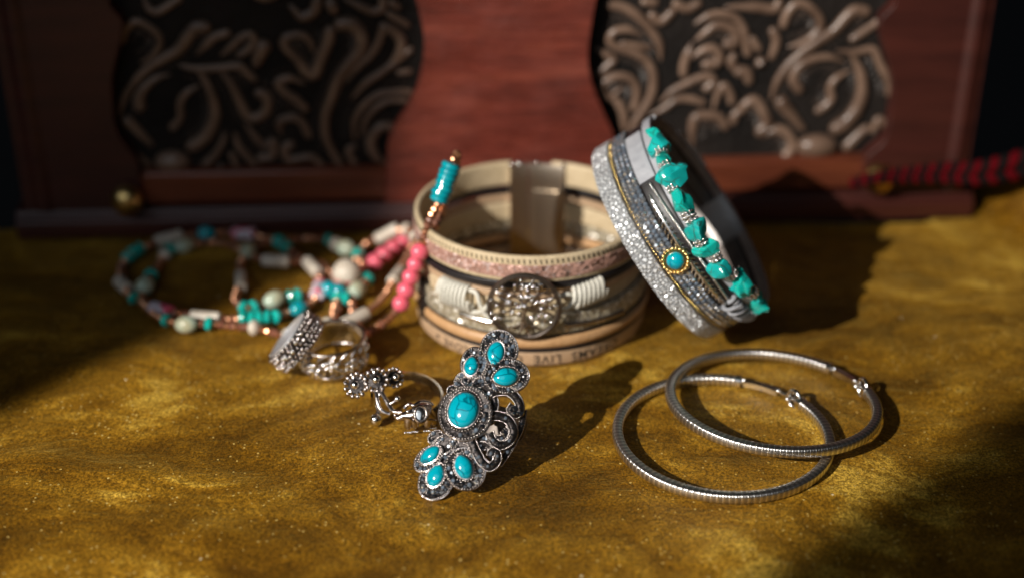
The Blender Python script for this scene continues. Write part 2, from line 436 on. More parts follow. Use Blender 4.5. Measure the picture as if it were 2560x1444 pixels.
# ================================================================== the wooden box behind
BE = R(3.07); BO = V((-0.255, 38.22, 0)); BU = V((math.cos(BE), math.sin(BE), 0)); BN = V((math.sin(BE), -math.cos(BE), 0))
BA = (BU, BN, Z)
def bxp(u, d, w_): return BO + BU * u + BN * d + Z * w_
def bhit(px, py, d): return hit(px, py, BO + BN * d, BN)
box = thing('wooden_box', 'dark red wooden box with two tooled scroll panels behind the jewellery', 'box', BO)
TOP = 11.2
mb = MB(); mb.box(BO, BA, (-13.75, -16.0, 0.86), (13.75, -0.92, TOP)); obj('carcass', mb, 'dark_wood', box, bev=0.1)
# plinth with a moulded upper edge: section swept along the front
sec = [(-16.0, 0.0), (-0.02, 0.0), (0.0, 0.05), (0.0, 0.50), (-0.06, 0.58), (-0.14, 0.62), (-0.17, 0.74), (-0.24, 0.845), (-16.0, 0.845)]
mb = MB(); mb.sweep([[bxp(u, d, h) for d, h in sec] for u in (-14.25, 14.2)]); obj('plinth', mb, 'wood_side', box, bev=0.06)
def edge(pts, n=7): return [bhit(p[0], p[1], -0.2) for p in cr([V((a, b, 0)) for a, b in pts], n)]
def plate(name, left, right, d=-0.2, t=0.66, lab=None, m_='wood_side'):
    poly = left + right[::-1]
    mb = MB(); mb.prism(poly, -BN, t); return obj(name, mb, m_, box, smooth=30, bev=0.07, label=lab)
up = lambda p: bhit(p[0], p[1], -0.2)
cl = edge([(1030, -330), (1000, -210), (1010, -90), (1040, 0), (1061, 107), (1048, 206), (1023, 266), (975, 344), (966, 430), (964, 515)])
cr_ = edge([(1530, -330), (1545, -210), (1520, -90), (1490, 0), (1470, 130), (1480, 210), (1508, 280), (1534, 345), (1538, 430), (1537, 500)])
def flr(pts): q = pts[-1]; pts[-1] = V((q.x, q.y, 0.85)) if False else q; return pts
def drop(p, w_): return V((p.x, p.y, w_))
cl[-1] = drop(cl[-1], 0.852); cr_[-1] = drop(cr_[-1], 0.852); cl[0] = drop(cl[0], TOP - .1); cr_[0] = drop(cr_[0], TOP - .1)
plate('centre_panel', cl, cr_, m_='wood')
le = edge([(330, -330), (300, -150), (272, 0), (305, 59), (282, 181), (279, 236), (292, 330), (345, 415), (350, 540)])
ll = [bxp(-13.95, -0.2, TOP - .1), bxp(-13.95, -0.2, 0.852)]
le[0] = drop(le[0], TOP - .1); le[-1] = drop(le[-1], 0.852); plate('side_panel', ll, le)
re_ = edge([(2190, -330), (2230, -150), (2240, 0), (2202, 59), (2230, 181), (2235, 236), (2216, 345), (2165, 400), (2160, 500)])
rr = [bxp(13.9, -0.2, TOP - .1), bxp(13.9, -0.2, 0.852)]
re_[0] = drop(re_[0], TOP - .1); re_[-1] = drop(re_[-1], 0.852); plate('side_panel', re_, rr)
# rails under the tooled panels
def u_of(px, py=430): return (bhit(px, py, -0.3) - BO).dot(BU)
for a, b in ((u_of(340), u_of(968)), (u_of(1533), u_of(2175))):
    mb = MB(); mb.box(BO, BA, (a, -0.86, 0.86), (b, -0.34, 1.90)); obj('rail', mb, 'wood_rail', box, bev=0.12)
for a, b in ((-13.95, -13.3), (13.2, 13.9)):            # corner posts
    mb = MB(); mb.lathe(bxp((a + b) / 2 + (0.25 if a < 0 else -0.05), -0.42, 0), BA, [(0.36, 0.853), (0.36, TOP - .15)], 20); obj('corner_post', mb, 'wood_side', box)
# tooled leather panels with raised scrolls
TRACE = {
 'left': [(250, 0, .3185, [
  ([(150,910),(200,760),(300,610),(420,510),(520,450),(620,390),(690,290),(760,210),(830,215)],(18,44)),
  ([(310,840),(310,760),(360,680),(450,610),(540,590)],(42,14)), ([(650,520),(780,540),(950,530),(1090,520),(1150,570),(1210,620)],(26,26)),
  ([(780,560),(860,700),(900,840),(890,960),(830,1070),(720,1150)],(28,42)), ([(760,680),(680,730),(630,810),(630,920),(570,1000)],(22,24)),
  ([(960,570),(1040,680),(1110,820),(1160,910),(1240,920),(1310,860),(1310,760),(1250,730)],(28,36)), ([(220,950),(290,1020),(400,1130)],(42,20)),
  ([(170,1200),(230,1170),(300,1230),(380,1300),(310,1380)],(22,24)), ([(510,1270),(640,1270)],(75,75)),
  ([(170,320),(210,220),(290,170),(380,210),(450,270),(470,340),(410,440),(330,490)],(28,20)), ([(770,420),(830,360),(900,290),(1000,260)],(22,28)),
  ([(960,430),(1030,370),(1110,290),(1190,270),(1210,330),(1150,400),(1100,430)],(20,24)), ([(1290,360),(1250,430),(1230,500)],(50,30)),
  ([(820,1290),(900,1220),(960,1120),(980,1050)],(26,20)), ([(880,1400),(950,1300)],(26,20)), ([(1060,1060),(1090,1150),(1150,1220),(1230,1310)],(22,22)),
  ([(1030,1210),(1080,1310),(1150,1400)],(22,22)), ([(1150,980),(1220,1080),(1300,1140),(1360,1110),(1350,1220),(1260,1240)],(20,30)),
  ([(350,0),(390,70),(460,90),(560,30),(620,-10)],(26,26)), ([(120,170),(110,240)],(24,18))]),
  (660, 0, .3187, [
  ([(600,190),(690,190),(760,270),(760,380),(690,470),(590,600),(530,760),(480,900),(480,1050),(530,1180),(600,1290),(680,1370)],(48,22)),
  ([(940,210),(900,330),(830,440),(740,520),(640,640)],(28,18)), ([(940,210),(1030,250),(1080,330),(1060,430),(980,510)],(36,30)),
  ([(1150,390),(1040,480),(920,570),(800,650),(700,760)],(24,22)), ([(1150,560),(1060,570)],(22,20)),
  ([(1150,725),(1050,720),(900,740),(780,830),(710,950),(710,1090)],(24,20)), ([(1120,790),(980,790),(860,860),(790,960),(770,1060)],(22,20)),
  ([(700,1150),(660,1190),(720,1290),(770,1350)],(24,20)), ([(1020,1000),(930,990),(860,1050),(840,1140),(880,1230),(940,1270)],(36,32)),
  ([(520,240),(500,330),(450,450),(400,580),(340,570),(270,470),(170,370),(170,300),(260,270),(340,300),(390,400)],(40,24)),
  ([(300,650),(200,610),(110,650),(170,730),(250,780),(320,850)],(24,32)), ([(130,1030),(120,960),(200,920),(290,950),(350,1060)],(28,28)),
  ([(210,1130),(160,1170),(190,1250),(280,1240),(370,1230),(450,1290),(530,1360)],(30,20)), ([(650,0),(760,50),(860,90),(930,60),(930,0)],(24,28)),
  ([(220,60),(300,130),(390,90),(420,0)],(34,34)), ([(520,20),(550,80)],(36,36)), ([(980,110),(1080,170),(1130,200)],(22,22)), ([(1000,20),(1060,60)],(26,20)),
  ([(-60,-40),(20,-20),(110,-60)],(30,30))])],
 'right': [(1450, 0, .2493, [
  ([(300,50),(420,70),(540,130),(640,220),(740,340),(800,450),(810,580)],(44,36)),
  ([(600,350),(480,300),(350,320),(300,410),(380,480),(500,520),(620,570),(700,650),(740,780),(720,950),(640,1100),(560,1220),(520,1300)],(36,40)),
  ([(700,480),(560,460),(430,440)],(26,32)), ([(190,500),(270,550),(340,600),(270,670),(200,740)],(32,36)),
  ([(400,900),(300,980),(230,900),(260,820),(360,770),(480,780),(560,860),(570,980),(540,1090)],(36,36)), ([(300,970),(390,1040),(440,1150),(450,1290)],(36,42)),
  ([(720,150),(810,220),(930,120)],(38,38)), ([(1170,230),(1270,170),(1400,140),(1540,170),(1620,250),(1640,330)],(32,38)),
  ([(1170,400),(1260,330),(1360,260),(1480,270),(1570,340),(1540,440),(1480,440)],(32,50)), ([(1040,740),(1050,640),(1090,520),(1110,460)],(42,34)),
  ([(1130,580),(1230,510),(1340,490),(1400,560),(1370,640),(1260,650)],(34,44)), ([(820,1020),(920,920),(1050,850),(1180,790),(1290,770),(1340,820),(1270,890)],(28,40)),
  ([(720,1150),(860,1080),(980,1000),(1120,1000),(1230,1030)],(26,36)), ([(1340,1080),(1380,960),(1440,860),(1510,950),(1520,1020)],(32,38)),
  ([(1130,1430),(1130,1300),(1160,1180),(1280,1160),(1390,1180),(1460,1270)],(40,44)), ([(640,20),(760,30)],(36,36)), ([(960,40),(1080,90),(1190,40)],(40,40)),
  ([(1540,570),(1520,640),(1620,730),(1680,790)],(40,34)), ([(1540,1220),(1560,1150),(1660,1080)],(40,30))]),
  (1840, 0, .2979, [
  ([(-60,60),(150,60),(320,80),(360,20)],(36,36)), ([(400,210),(430,120),(500,40),(580,40),(680,120),(710,220),(640,310),(560,360),(460,390)],(36,28)),
  ([(300,820),(340,700),(430,560),(560,440),(700,340),(820,260),(920,150),(1000,90),(1090,100)],(26,44)),
  ([(860,430),(1000,440),(1150,420),(1210,540),(1280,680),(1290,790)],(26,32)), ([(530,750),(480,660),(530,560),(640,500),(780,480),(900,520)],(42,20)),
  ([(970,470),(1040,600),(1060,760),(1020,900),(940,1010),(840,1080)],(30,58)), ([(940,600),(840,660),(790,740),(800,830),(740,900),(690,930)],(26,32)),
  ([(380,860),(450,950),(560,1080)],(56,26)), ([(600,1230),(760,1225)],(88,88)), ([(240,1140),(340,1090),(430,1120),(480,1220),(430,1300),(370,1360)],(36,40)),
  ([(20,600),(90,610),(110,680)],(44,36)), ([(0,960),(90,870),(170,850),(240,960),(260,1040),(200,1110)],(34,42)), ([(310,260),(340,350),(300,480)],(34,28)),
  ([(200,520),(212,532)],(40,40)), ([(20,160),(60,240),(80,330),(100,450)],(34,34)), ([(130,330),(190,410)],(30,30)), ([(930,1230),(1010,1150),(1090,1080)],(40,34)),
  ([(980,330),(1080,260),(1180,190),(1250,90)],(32,26)), ([(1240,1200),(1270,1090),(1200,1000),(1150,1100)],(26,28))])]}
for side, (ua, ub) in (('left', (u_of(240), u_of(1100))), ('right', (u_of(1420), u_of(2290)))):
    mb = MB(); mb.box(BO, BA, (ua, -0.90, 1.6), (ub, -0.72, TOP - .2))
    pan = obj('tooled_panel', mb, 'tooled', box, label='black tooled leather panel with raised bronze scrolls')
    ALL = []
    for ox, oy, sc, lst in TRACE[side]:
        for pts, (ra, rb) in lst:
            path = [bhit(p.x, p.y, -0.715) for p in cr([V((ox + a * sc, oy + b * sc, 0)) for a, b in pts], 6)]
            k = 1 / 86.0 * sc * 1.14
            K = len(path); rs = [(ra + (rb - ra) * i / (K - 1)) * k * (1.0 + .12 * math.sin(math.pi * i / (K - 1))) for i in range(K)]
            # rounded ends
            d0 = (path[0] - path[1]).normalized(); d1 = (path[-1] - path[-2]).normalized()
            path = [path[0] + d0 * rs[0] * .85, path[0] + d0 * rs[0] * .5] + path + [path[-1] + d1 * rs[-1] * .5, path[-1] + d1 * rs[-1] * .85]
            tail = 0 if ra <= rb else -1
            if len(rs) > 14:
                for q_ in range(6):
                    ii = q_ if tail == 0 else len(rs) - 1 - q_; rs[ii] *= .45 + .55 * q_ / 6
            rs = [rs[0] * .35, rs[0] * .8] + rs + [rs[-1] * .8, rs[-1] * .35]
            q = MB(); q.tube(path, rs, 12, up=BN, flat=0.85); obj('scroll', q, 'scroll', pan, smooth=60)
            ALL.append(path)
    # hatched shading lines cut beside the larger scrolls
    ht = MB(); rnd = random.Random(3)
    for pa in ALL:
        if len(pa) < 30: continue
        for i in range(4, len(pa) - 4, 2):
            tn = (pa[i + 1] - pa[i - 1]).normalized(); b = tn.cross(BN)
            ht.tube([pa[i] + b * .20 - BN * .02, pa[i] + b * .36 + tn * .08 - BN * .02], .022, 5, up=BN)
    obj('tooled_hatching', ht, 'hatch', pan, kind='stuff')
# brass knobs at the outer ends of the rails
for px, py in ((318, 500), (2196, 446)):
    c0 = bhit(px, py, 0.15)
    mb = MB(); mb.lathe(c0 - BN * 0.36, basis(BN, BU), [(0.16, 0.0), (0.16, .12), (0.30, .16), (0.44, .26), (0.47, .40), (0.43, .55), (0.30, .68), (0.12, .745), (0.02, .75)], 28)
    obj('brass_knob', mb, 'brass', box, smooth=60)

# ================================================================== turquoise statement ring
RL = V((1.03, 2.45, 2.65)).normalized()                     # along the finger, upwards
RW = V((0.97, -0.10, 0)); RW = (RW - RL * RW.dot(RL)).normalized()
RN = RW.cross(RL)                                           # out of the face
RO = V((-1.33, 24.98, 0.13))                                # lower edge of the face
RC = RO + RL * 1.85 + RW * 0.12
def rpt(px, py, lift=0.0):
    """pixel -> point on the ring's face, which bends back towards its two sides"""
    p = hit(px, py, RO, RN); s_ = (p - RC).dot(RW)
    return p + RN * (lift - 0.20 * s_ * s_)
def rnorm(p):
    s_ = (p - RC).dot(RW); return (RN + RW * (0.40 * s_)).normalized()
def rcrop(x, y, lift=0.0): return rpt(1000 + x * .3325, 800 + y * .3325, lift)
UNIT = .3325 / 111.0                                        # crop pixel -> cm on the face
ring = thing('statement_ring', 'large silver ring with eight turquoise stones among black crystals, standing on the velvet', 'ring', RO)
# faceted crystal shared by all settings
mb = MB(); mb.lathe(V((0, 0, 0)), (V((1, 0, 0)), V((0, 1, 0)), Z), [(1.0, -0.3), (1.0, 0.05), (0.55, 0.45)], 8); share('facet', mb, 'jet', smooth=0)
def outline(cx, cy, rx, ry, ang=0.0, point=0.0, n=40):
    """teardrop/ellipse outline in crop pixels; point>0 sharpens the end at ang"""
    o = []
    for k in range(n):
        t = 2 * math.pi * k / n
        x = rx * math.cos(t); y = ry * math.sin(t) * (1 - point * max(0, math.cos(t)) ** 2.0)
        ca, sa = math.cos(R(ang)), math.sin(R(ang))
        o.append((cx + x * ca - y * sa, cy + x * sa + y * ca))
    return o
STONES = []
def petal(cx, cy, rx, ry, ang, point, lift, stone=None, gems=14, seed=0):
    rnd = random.Random(seed)
    oc = outline(cx, cy, rx, ry, ang, point)
    face = [rcrop(x, y, lift) for x, y in oc]
    cen = rcrop(cx, cy, lift); nn = rnorm(cen)
    mb = MB()
    # domed plate: outline ring, shallow tray, back
    tray = [rcrop(cx + (x - cx) * .86, cy + (y - cy) * .86, lift - 0.025) for x, y in oc]
    back = [p - nn * 0.13 for p in face]
    K = len(face)
    vs = back + face + tray + [rcrop(cx, cy, lift - 0.03), cen - nn * 0.13]
    fs = []
    for i in range(K):
        j = (i + 1) % K
        fs += [[i, j, K + j, K + i], [K + i, K + j, 2 * K + j, 2 * K + i], [2 * K + i, 2 * K + j, 3 * K], [j, i, 3 * K + 1]]
    mb.add(vs, fs)
    pl = obj('petal', mb, 'dark_silver', ring, smooth=50)
    # milgrain rim
    per = [rcrop(cx + (x - cx) * .95, cy + (y - cy) * .95, lift + 0.008) for x, y in outline(cx, cy, rx, ry, ang, point, 160)]
    rim = MB(); d = 0.0; rim.tube([rcrop(x, y, lift - 0.02) for x, y in outline(cx, cy, rx * 1.01, ry * 1.01, ang, point, 60)], 0.022, 6, closed=True)
    last = None
    for p in per:
        if last is None or (p - last).length > 0.050: rim.sphere(p, 0.024, nu=6, nv=4); last = p
    if stone:
        sx, sy, srx, sry, sang, spt = stone
        last = None
        for x, y in outline(sx, sy, srx * 1.20, sry * 1.20, sang, spt, 160):
            p = rcrop(x, y, lift + 0.012)
            if last is None or (p - last).length > 0.056: rim.sphere(p, 0.025, nu=6, nv=4); last = p
    rm = obj('beaded_rim', rim, 'old_silver', pl, smooth=60)
    # crystals and silver grains between stone and rim
    placed = []
    tries = 0
    while len(placed) < gems and tries < 600:
        tries += 1
        t = rnd.uniform(0, 2 * math.pi); f = math.sqrt(rnd.uniform(.2, .70))
        k = int(t / (2 * math.pi) * K) % K
        x, y = cx + (oc[k][0] - cx) * f, cy + (oc[k][1] - cy) * f
        if stone:
            sx, sy, srx, sry, sang, spt = stone
            ca, sa = math.cos(R(sang)), math.sin(R(sang)); dx, dy = x - sx, y - sy
            u_, v_ = dx * ca + dy * sa, -dx * sa + dy * ca
            if (u_ / (srx * 1.42)) ** 2 + (v_ / (sry * 1.42)) ** 2 < 1: continue
        if any((x - a) ** 2 + (y - b) ** 2 < 27 ** 2 for a, b in placed): continue
        placed.append((x, y))
        p = rcrop(x, y, lift + 0.004); q = quat(basis(rnorm(p) + V((rnd.uniform(-.25, .25), rnd.uniform(-.25, .25), rnd.uniform(-.25, .25)))))
        s_ = rnd.uniform(0.042, 0.054)
        inst('facet', 'crystal', p, q, pl, (s_, s_, s_), mats=rnd.choice(['jet', 'jet', 'smoke', 'smoke', 'crystal']))
    gr = MB(); cnt = 0; tries = 0
    while cnt < gems * 1.1 and tries < 500:
        tries += 1
        t = rnd.uniform(0, 2 * math.pi); f = math.sqrt(rnd.uniform(.1, .78)); k = int(t / (2 * math.pi) * K) % K
        x, y = cx + (oc[k][0] - cx) * f, cy + (oc[k][1] - cy) * f
        if any((x - a) ** 2 + (y - b) ** 2 < 15 ** 2 for a, b in placed): continue
        gr.sphere(rcrop(x, y, lift - 0.01), 0.020, nu=6, nv=4); cnt += 1
    if gr.v: obj('silver_grain', gr, 'old_silver', pl, smooth=60, kind='stuff')
    if stone: STONES.append((stone, lift))
def cabochon(sx, sy, srx, sry, sang, spt, lift, dome=0.13):
    oc = outline(sx, sy, srx, sry, sang, spt, 36); mb = MB(); rings = []
    for f, h in ((1.0, -0.03), (1.0, 0.02), (.96, .05), (.86, .085), (.68, .115), (.45, .135), (.2, .145)):
        rings.append([rcrop(sx + (x - sx) * f, sy + (y - sy) * f, lift + h * dome / .145) for x, y in oc])
    K = 36; vs = [p for r_ in rings for p in r_] + [rcrop(sx, sy, lift + dome * 1.01)]; fs = []
    for i in range(len(rings) - 1):
        for k in range(K): l = (k + 1) % K; fs.append([i * K + k, i * K + l, (i + 1) * K + l, (i + 1) * K + k])
    for k in range(K): fs.append([(len(rings) - 1) * K + k, (len(rings) - 1) * K + (k + 1) % K, len(vs) - 1])
    mb.add(vs, fs); o = obj('turquoise_stone', mb, 'turq', ring, smooth=70)
    bz = MB(); bz.tube([rcrop(x, y, lift + 0.012) for x, y in outline(sx, sy, srx * 1.05, sry * 1.05, sang, spt, 48)], 0.024, 6, closed=True)
    obj('bezel', bz, 'old_silver', o, smooth=60)
# bottom to top, so that each petal overlaps the one below as in the photo
petal(265, 1205, 148, 128, -60, 0.0, 0.00, (268, 1165, 86, 62, -65, .22), 16, 1)
petal(212, 1030, 128, 82, -38, 0.25, 0.05, (226, 1008, 86, 54, -38, .22), 12, 2)
petal(490, 1120, 160, 148, 65, 0.0, 0.06, (482, 1105, 92, 66, 248, .22), 20, 3)
petal(745, 215, 142, 138, 60, 0.0, 0.00, (722, 250, 88, 62, 105, .22), 22, 4)
petal(555, 322, 100, 122, 10, 0.0, 0.03, (537, 346, 70, 52, -80, .15), 14, 5)
petal(800, 420, 168, 130, -8, 0.0, 0.05, (797, 428, 92, 64, 168, .22), 20, 6)
petal(462, 452, 55, 66, 20, 0.3, 0.02, None, 6, 7)
petal(262, 868, 62, 48, -30, 0.0, 0.0, None, 4, 8)
petal(455, 940, 110, 72, 60, 0.0, 0.03, None, 8, 9)
petal(640, 500, 100, 66, 20, 0.0, 0.02, None, 8, 21)
petal(540, 445, 110, 62, 20, 0.0, 0.0, None, 8, 22)
petal(335, 925, 120, 70, -28, 0.0, 0.01, None, 8, 23)
petal(395, 520, 48, 40, 0, 0.0, 0.0, None, 3, 24)
petal(590, 905, 110, 60, 20, 0.0, 0.0, None, 7, 25)
petal(345, 1080, 70, 90, 10, 0.0, -0.03, None, 5, 26)
petal(670, 690, 60, 90, 0, 0.0, -0.02, None, 6, 27)
# centre: stepped oval frame and big stone
petal(492, 702, 200, 206, 20, 0.0, 0.13, (482, 682, 132, 112, -72, 0.0), 18, 10)
for (st, lf) in STONES:
    cabochon(*st, lf + 0.02, 0.17 if st[2] > 100 else 0.13)
# open scrollwork at the right: three curled ribbons set with crystals
def ribbon(pts, w0, w1, lift, seed):
    path = [rcrop(p.x, p.y, lift) for p in cr([V((a, b, 0)) for a, b in pts], 8)]
    K = len(path); rs = [(w0 + (w1 - w0) * i / (K - 1)) * UNIT for i in range(K)]
    mb = MB(); mb.tube(path, rs, 8, up=RN, flat=.75)
    o = obj('scroll_ribbon', mb, 'dark_silver', ring, smooth=60)
    g = MB()
    for i in range(0, K):
        t = (path[min(i + 1, K - 1)] - path[max(i - 1, 0)]).normalized(); b = t.cross(rnorm(path[i])).normalized()
        for sg in (-1, 1): g.sphere(path[i] + b * (sg * rs[i] * .85) + RN * rs[i] * .45, 0.022, nu=6, nv=4)
    obj('beaded_rim', g, 'old_silver', o, smooth=60)
    rnd = random.Random(seed)
    for i in range(2, K - 1, 5):
        p = path[i] + RN * rs[i] * .72; s_ = rnd.uniform(.034, .042)
        inst('facet', 'crystal', p, quat(basis(rnorm(p))), o, (s_,) * 3, mats=rnd.choice(['jet', 'smoke', 'jet']))
ribbon([(690, 545), (740, 530), (820, 535), (880, 585), (900, 655), (870, 700), (830, 670), (850, 630)], 42, 30, -0.02, 31)
ribbon([(690, 715), (760, 720), (825, 755), (850, 830), (820, 900), (755, 935), (695, 895), (675, 840)], 40, 34, -0.02, 32)
ribbon([(710, 890), (770, 880), (800, 845), (775, 815)], 28, 34, -0.03, 33)
ribbon([(540, 910), (575, 990), (620, 1065), (675, 1100), (725, 1060), (730, 1000), (695, 985), (680, 1020)], 40, 32, 0.02, 34)
ribbon([(700, 550), (715, 640), (685, 720)], 30, 30, -0.04, 35)
ribbon([(570, 895), (640, 885), (710, 935), (730, 990)], 30, 26, -0.04, 36)
ribbon([(925, 660), (905, 780), (850, 900), (790, 1000), (740, 1070)], 24, 28, -0.10, 37)
# shank behind the face
sh = MB(); pts = []
SC = RC - RN * 0.98
for k in range(41):
    a = R(-155 + 310 * k / 40) - math.pi / 2
    pts.append(SC + RW * (0.92 * math.cos(a)) + RN * (0.92 * math.sin(a)))
sh.sweep([[p + RL * (0.22 * x) + (p - SC).normalized() * y for x, y in ((-1, -.04), (1, -.04), (1, .03), (.6, .06), (-.6, .06), (-1, .03))] for p in pts])
obj('shank', sh, 'shank', ring, smooth=50)
for x, y in ((862, 655), (788, 838), (690, 1012), (905, 690), (650, 600)):       # large black crystals at the heart of the scrolls
    p = rcrop(x, y, .02); inst('facet', 'crystal', p, quat(basis(rnorm(p))), ring, (.085,) * 3, mats='jet')

# ================================================================== two hoop earrings
def hoop_frame(c, n, r): ax = basis(n, V((1, 0, 0))); return c, ax, r
def make_hoop(label, c, n, gap0, gap1, seed):
    """band with engraved segments from gap1 round to gap0 (degrees, counter-clockwise from +X)"""
    ax = basis(n, V((1, 0, 0))); Rr = 2.40
    t = thing('hoop_earring', label, 'earring', c, 'pair of hoop earrings')
    P = lambda a, dr=0.0, h=0.0: c + ax[0] * ((Rr + dr) * math.cos(R(a))) + ax[1] * ((Rr + dr) * math.sin(R(a))) + ax[2] * h
    sec = []
    for k in range(16):
        a = 2 * math.pi * k / 16; cx, cy = math.cos(a), math.sin(a)
        e = 0.55
        sec.append((math.copysign(abs(cx) ** e, cx) * 0.122, math.copysign(abs(cy) ** e, cy) * 0.122))
    mb = MB(); loops = []; mis = []
    a0, a1 = gap1, gap0 + 360; step = 3.05; nseg = int((a1 - a0) / step)
    for i in range(nseg):
        b = a0 + (a1 - a0) * i / nseg; w_ = (a1 - a0) / nseg
        for f, sc in ((0.0, 0.955), (0.10, 1.0), (0.34, 1.0), (0.44, 0.955), (0.53, 0.985), (0.62, 0.955), (0.71, 0.985), (0.80, 0.955), (0.90, 0.985)):
            loops.append([P(b + w_ * f, x * sc, y * sc) for x, y in sec]); mis.append(0 if f < 0.4 else 1)
    loops.append([P(a1, x, y) for x, y in sec])
    mb.sweep(loops); n_ = 16
    mb.mi = [mis[min(i // n_, len(mis) - 1)] for i in range(len(mb.f))]
    band = obj('band', mb, ['hoop', 'hoop_dark'], t, smooth=35, fix=True)
    q = MB()
    for a, s_ in ((gap0, 1), (gap1, -1)):
        q.sweep([[P(a + s_ * d, x * 1.12, y * 1.12) for x, y in sec] for d in (-3.0, 0.4)])
    obj('end_cap', q, 'silver', t, smooth=35)
    # thin ear post across the gap, hinge at its far end
    mid = (gap0 + gap1) / 2
    q = MB(); q.tube([P(gap1 - (gap1 - gap0) * k / 8, 0.02 * math.sin(k / 8 * 3.1), 0.0) for k in range(9)], 0.048, 8); obj('ear_post', q, 'silver', t, smooth=60)
    q = MB()
    ha = gap0 + 1.5
    hp = P(ha, 0, 0.0); tn = (P(ha + 1) - P(ha - 1)).normalized()
    q.tube([hp + ax[2] * (.23 * math.cos(2 * math.pi * k / 14)) + tn * (.20 * math.sin(2 * math.pi * k / 14)) + tn * .10 for k in range(14)], 0.06, 8, closed=True)
    q.tube([hp + tn * .2 + (P(ha) - c).normalized() * x for x in (-.13, .13)], 0.05, 10)
    for x in (-.13, .13): q.sphere(hp + tn * .2 + (P(ha) - c).normalized() * x, 0.065)
    obj('hinge', q, 'silver', t, smooth=60)
    q = MB()
    lp = [P(gap1 - 2 - (gap1 - gap0) * .55 * k / 6) for k in range(7)]
    q.sweep([[p + ax[2] * z + (p - c).normalized() * x for x, z in ((-.09, -.07), (.09, -.07), (.09, .06), (-.09, .06))] for p in lp]); 
    q.sphere(lp[-1] + ax[2] * .03, .07); q.sphere(lp[0] + ax[2] * .06, .06)
    obj('catch', q, 'silver', t, smooth=40)
    return t
hc1 = at(1807, 1085, .125)
def ang_of(px, py, c): p = at(px, py, c.z) - c; return math.degrees(math.atan2(p.y, p.x))
make_hoop('silver ribbed hoop earring lying flat, nearer the front and under the other hoop', hc1, V((0, 0, 1)), ang_of(2012, 1000, hc1), ang_of(1853, 946, hc1), 1)
hc2 = at(1932, 998, .32)
make_hoop('silver ribbed hoop earring resting tilted on top of the other hoop', hc2, V((0.035, 0.07, 1)), ang_of(2172, 965, hc2), ang_of(2062, 918, hc2), 2)

# ================================================================== wrap cuffs
class Cuff:
    """an oval sleeve: centre of its lower rim, axis a, radii along e1 and e2"""
    def __init__(s, c, a, e1, r1, r2):
        s.c = V(c); s.a = V(a).normalized(); s.e1 = (V(e1) - s.a * V(e1).dot(s.a)).normalized(); s.e2 = s.a.cross(s.e1); s.r1 = r1; s.r2 = r2
    def n(s, f): return (s.e1 * (math.cos(f) / s.r1) + s.e2 * (math.sin(f) / s.r2)).normalized()
    def p(s, f, h, off=0.0): return s.c + s.e1 * (s.r1 * math.cos(f)) + s.e2 * (s.r2 * math.sin(f)) + s.a * h + s.n(f) * off
    def px(s, px, py):
        """pixel -> (angle, height) on the near outer side"""
        d = ray(px, py); q = EYE - s.c
        ax, ay = d.dot(s.e1) / s.r1, d.dot(s.e2) / s.r2; bx, by = q.dot(s.e1) / s.r1, q.dot(s.e2) / s.r2
        A = ax * ax + ay * ay; B = 2 * (ax * bx + ay * by); C = bx * bx + by * by - 1
        D = B * B - 4 * A * C
        t = (-B - math.sqrt(max(D, 0))) / (2 * A)
        return math.atan2(by + ay * t, bx + ax * t), (q + d * t).dot(s.a)
    def strap(s, f0, f1, h0, h1, t0, t1, n=72, rnd=0.3, wob=None, round_=False):
        """flat strap between heights h0..h1, offsets t0..t1 from the sleeve; returns MB"""
        mb = MB(); loops = []; hm, tm, hw, tw = (h0 + h1) / 2, (t0 + t1) / 2, (h1 - h0) / 2, (t1 - t0) / 2
        for i in range(n + 1):
            f = f0 + (f1 - f0) * i / n; w_ = wob(f) if wob else 0.0; lp = []
            K = 10 if round_ else 12
            for k in range(K):
                a = 2 * math.pi * (k + .5) / K; cx, cy = math.cos(a), math.sin(a); e = 1.0 if round_ else rnd
                lp.append(s.p(f, hm + w_ + hw * math.copysign(abs(cx) ** e, cx), tm + tw * math.copysign(abs(cy) ** e, cy)))
            loops.append(lp)
        return mb.sweep(loops)
def dg(x): return R(x)
# ---------------------------------------------------------------- cream cuff
cc = Cuff((0.50, 33.35, 0.0), Z, V((1, 0, 0)), 2.86, 2.86)
cuff = thing('wrap_bracelet', 'cream and tan multi strap wrap bracelet with round silver tree medallion', 'bracelet', (0.5, 33.35, 0))
F0, F1 = dg(78), dg(78 - 334)                     # the straps run from one side of the clasp round to the other
F0c, F1c = dg(73), dg(78 - 329)
o = obj('top_strap', cc.strap(dg(78), dg(-260), 2.33, 3.02, 0.0, 0.16, 96), 'cream', cuff, smooth=60)
obj('glitter_inlay', cc.strap(dg(30), dg(-215), 2.45, 2.80, 0.155, 0.19, 80), 'pink_glitter', o, smooth=60)
# stitches along the top edge
st = MB()
for k in range(96):
    f = dg(25 - 240 * k / 95); st.tube([cc.p(f, 2.84, .165), cc.p(f - .006, 2.95, .165)], 0.013, 5)
obj('stitching', st, 'black_cord', o, kind='stuff')
obj('black_strand', cc.strap(dg(78), dg(-260), 2.10, 2.30, 0.02, 0.16, 80, wob=lambda f: 0.05 * math.sin(3 * f)), 'black_cord', cuff, smooth=60)
obj('tan_strand', cc.strap(dg(78), dg(-260), 1.86, 2.04, 0.0, 0.13, 80), 'print_tan', cuff, smooth=60)
obj('middle_strap', cc.strap(dg(78), dg(-260), 1.30, 1.82, -0.02, 0.08, 80), 'cream', cuff, smooth=60)
obj('glitter_strap', cc.strap(dg(78), dg(-260), 0.92, 1.45, 0.06, 0.20, 96, wob=lambda f: 0.05 * math.cos(2 * f + .6)), 'beige_glitter', cuff, smooth=60)
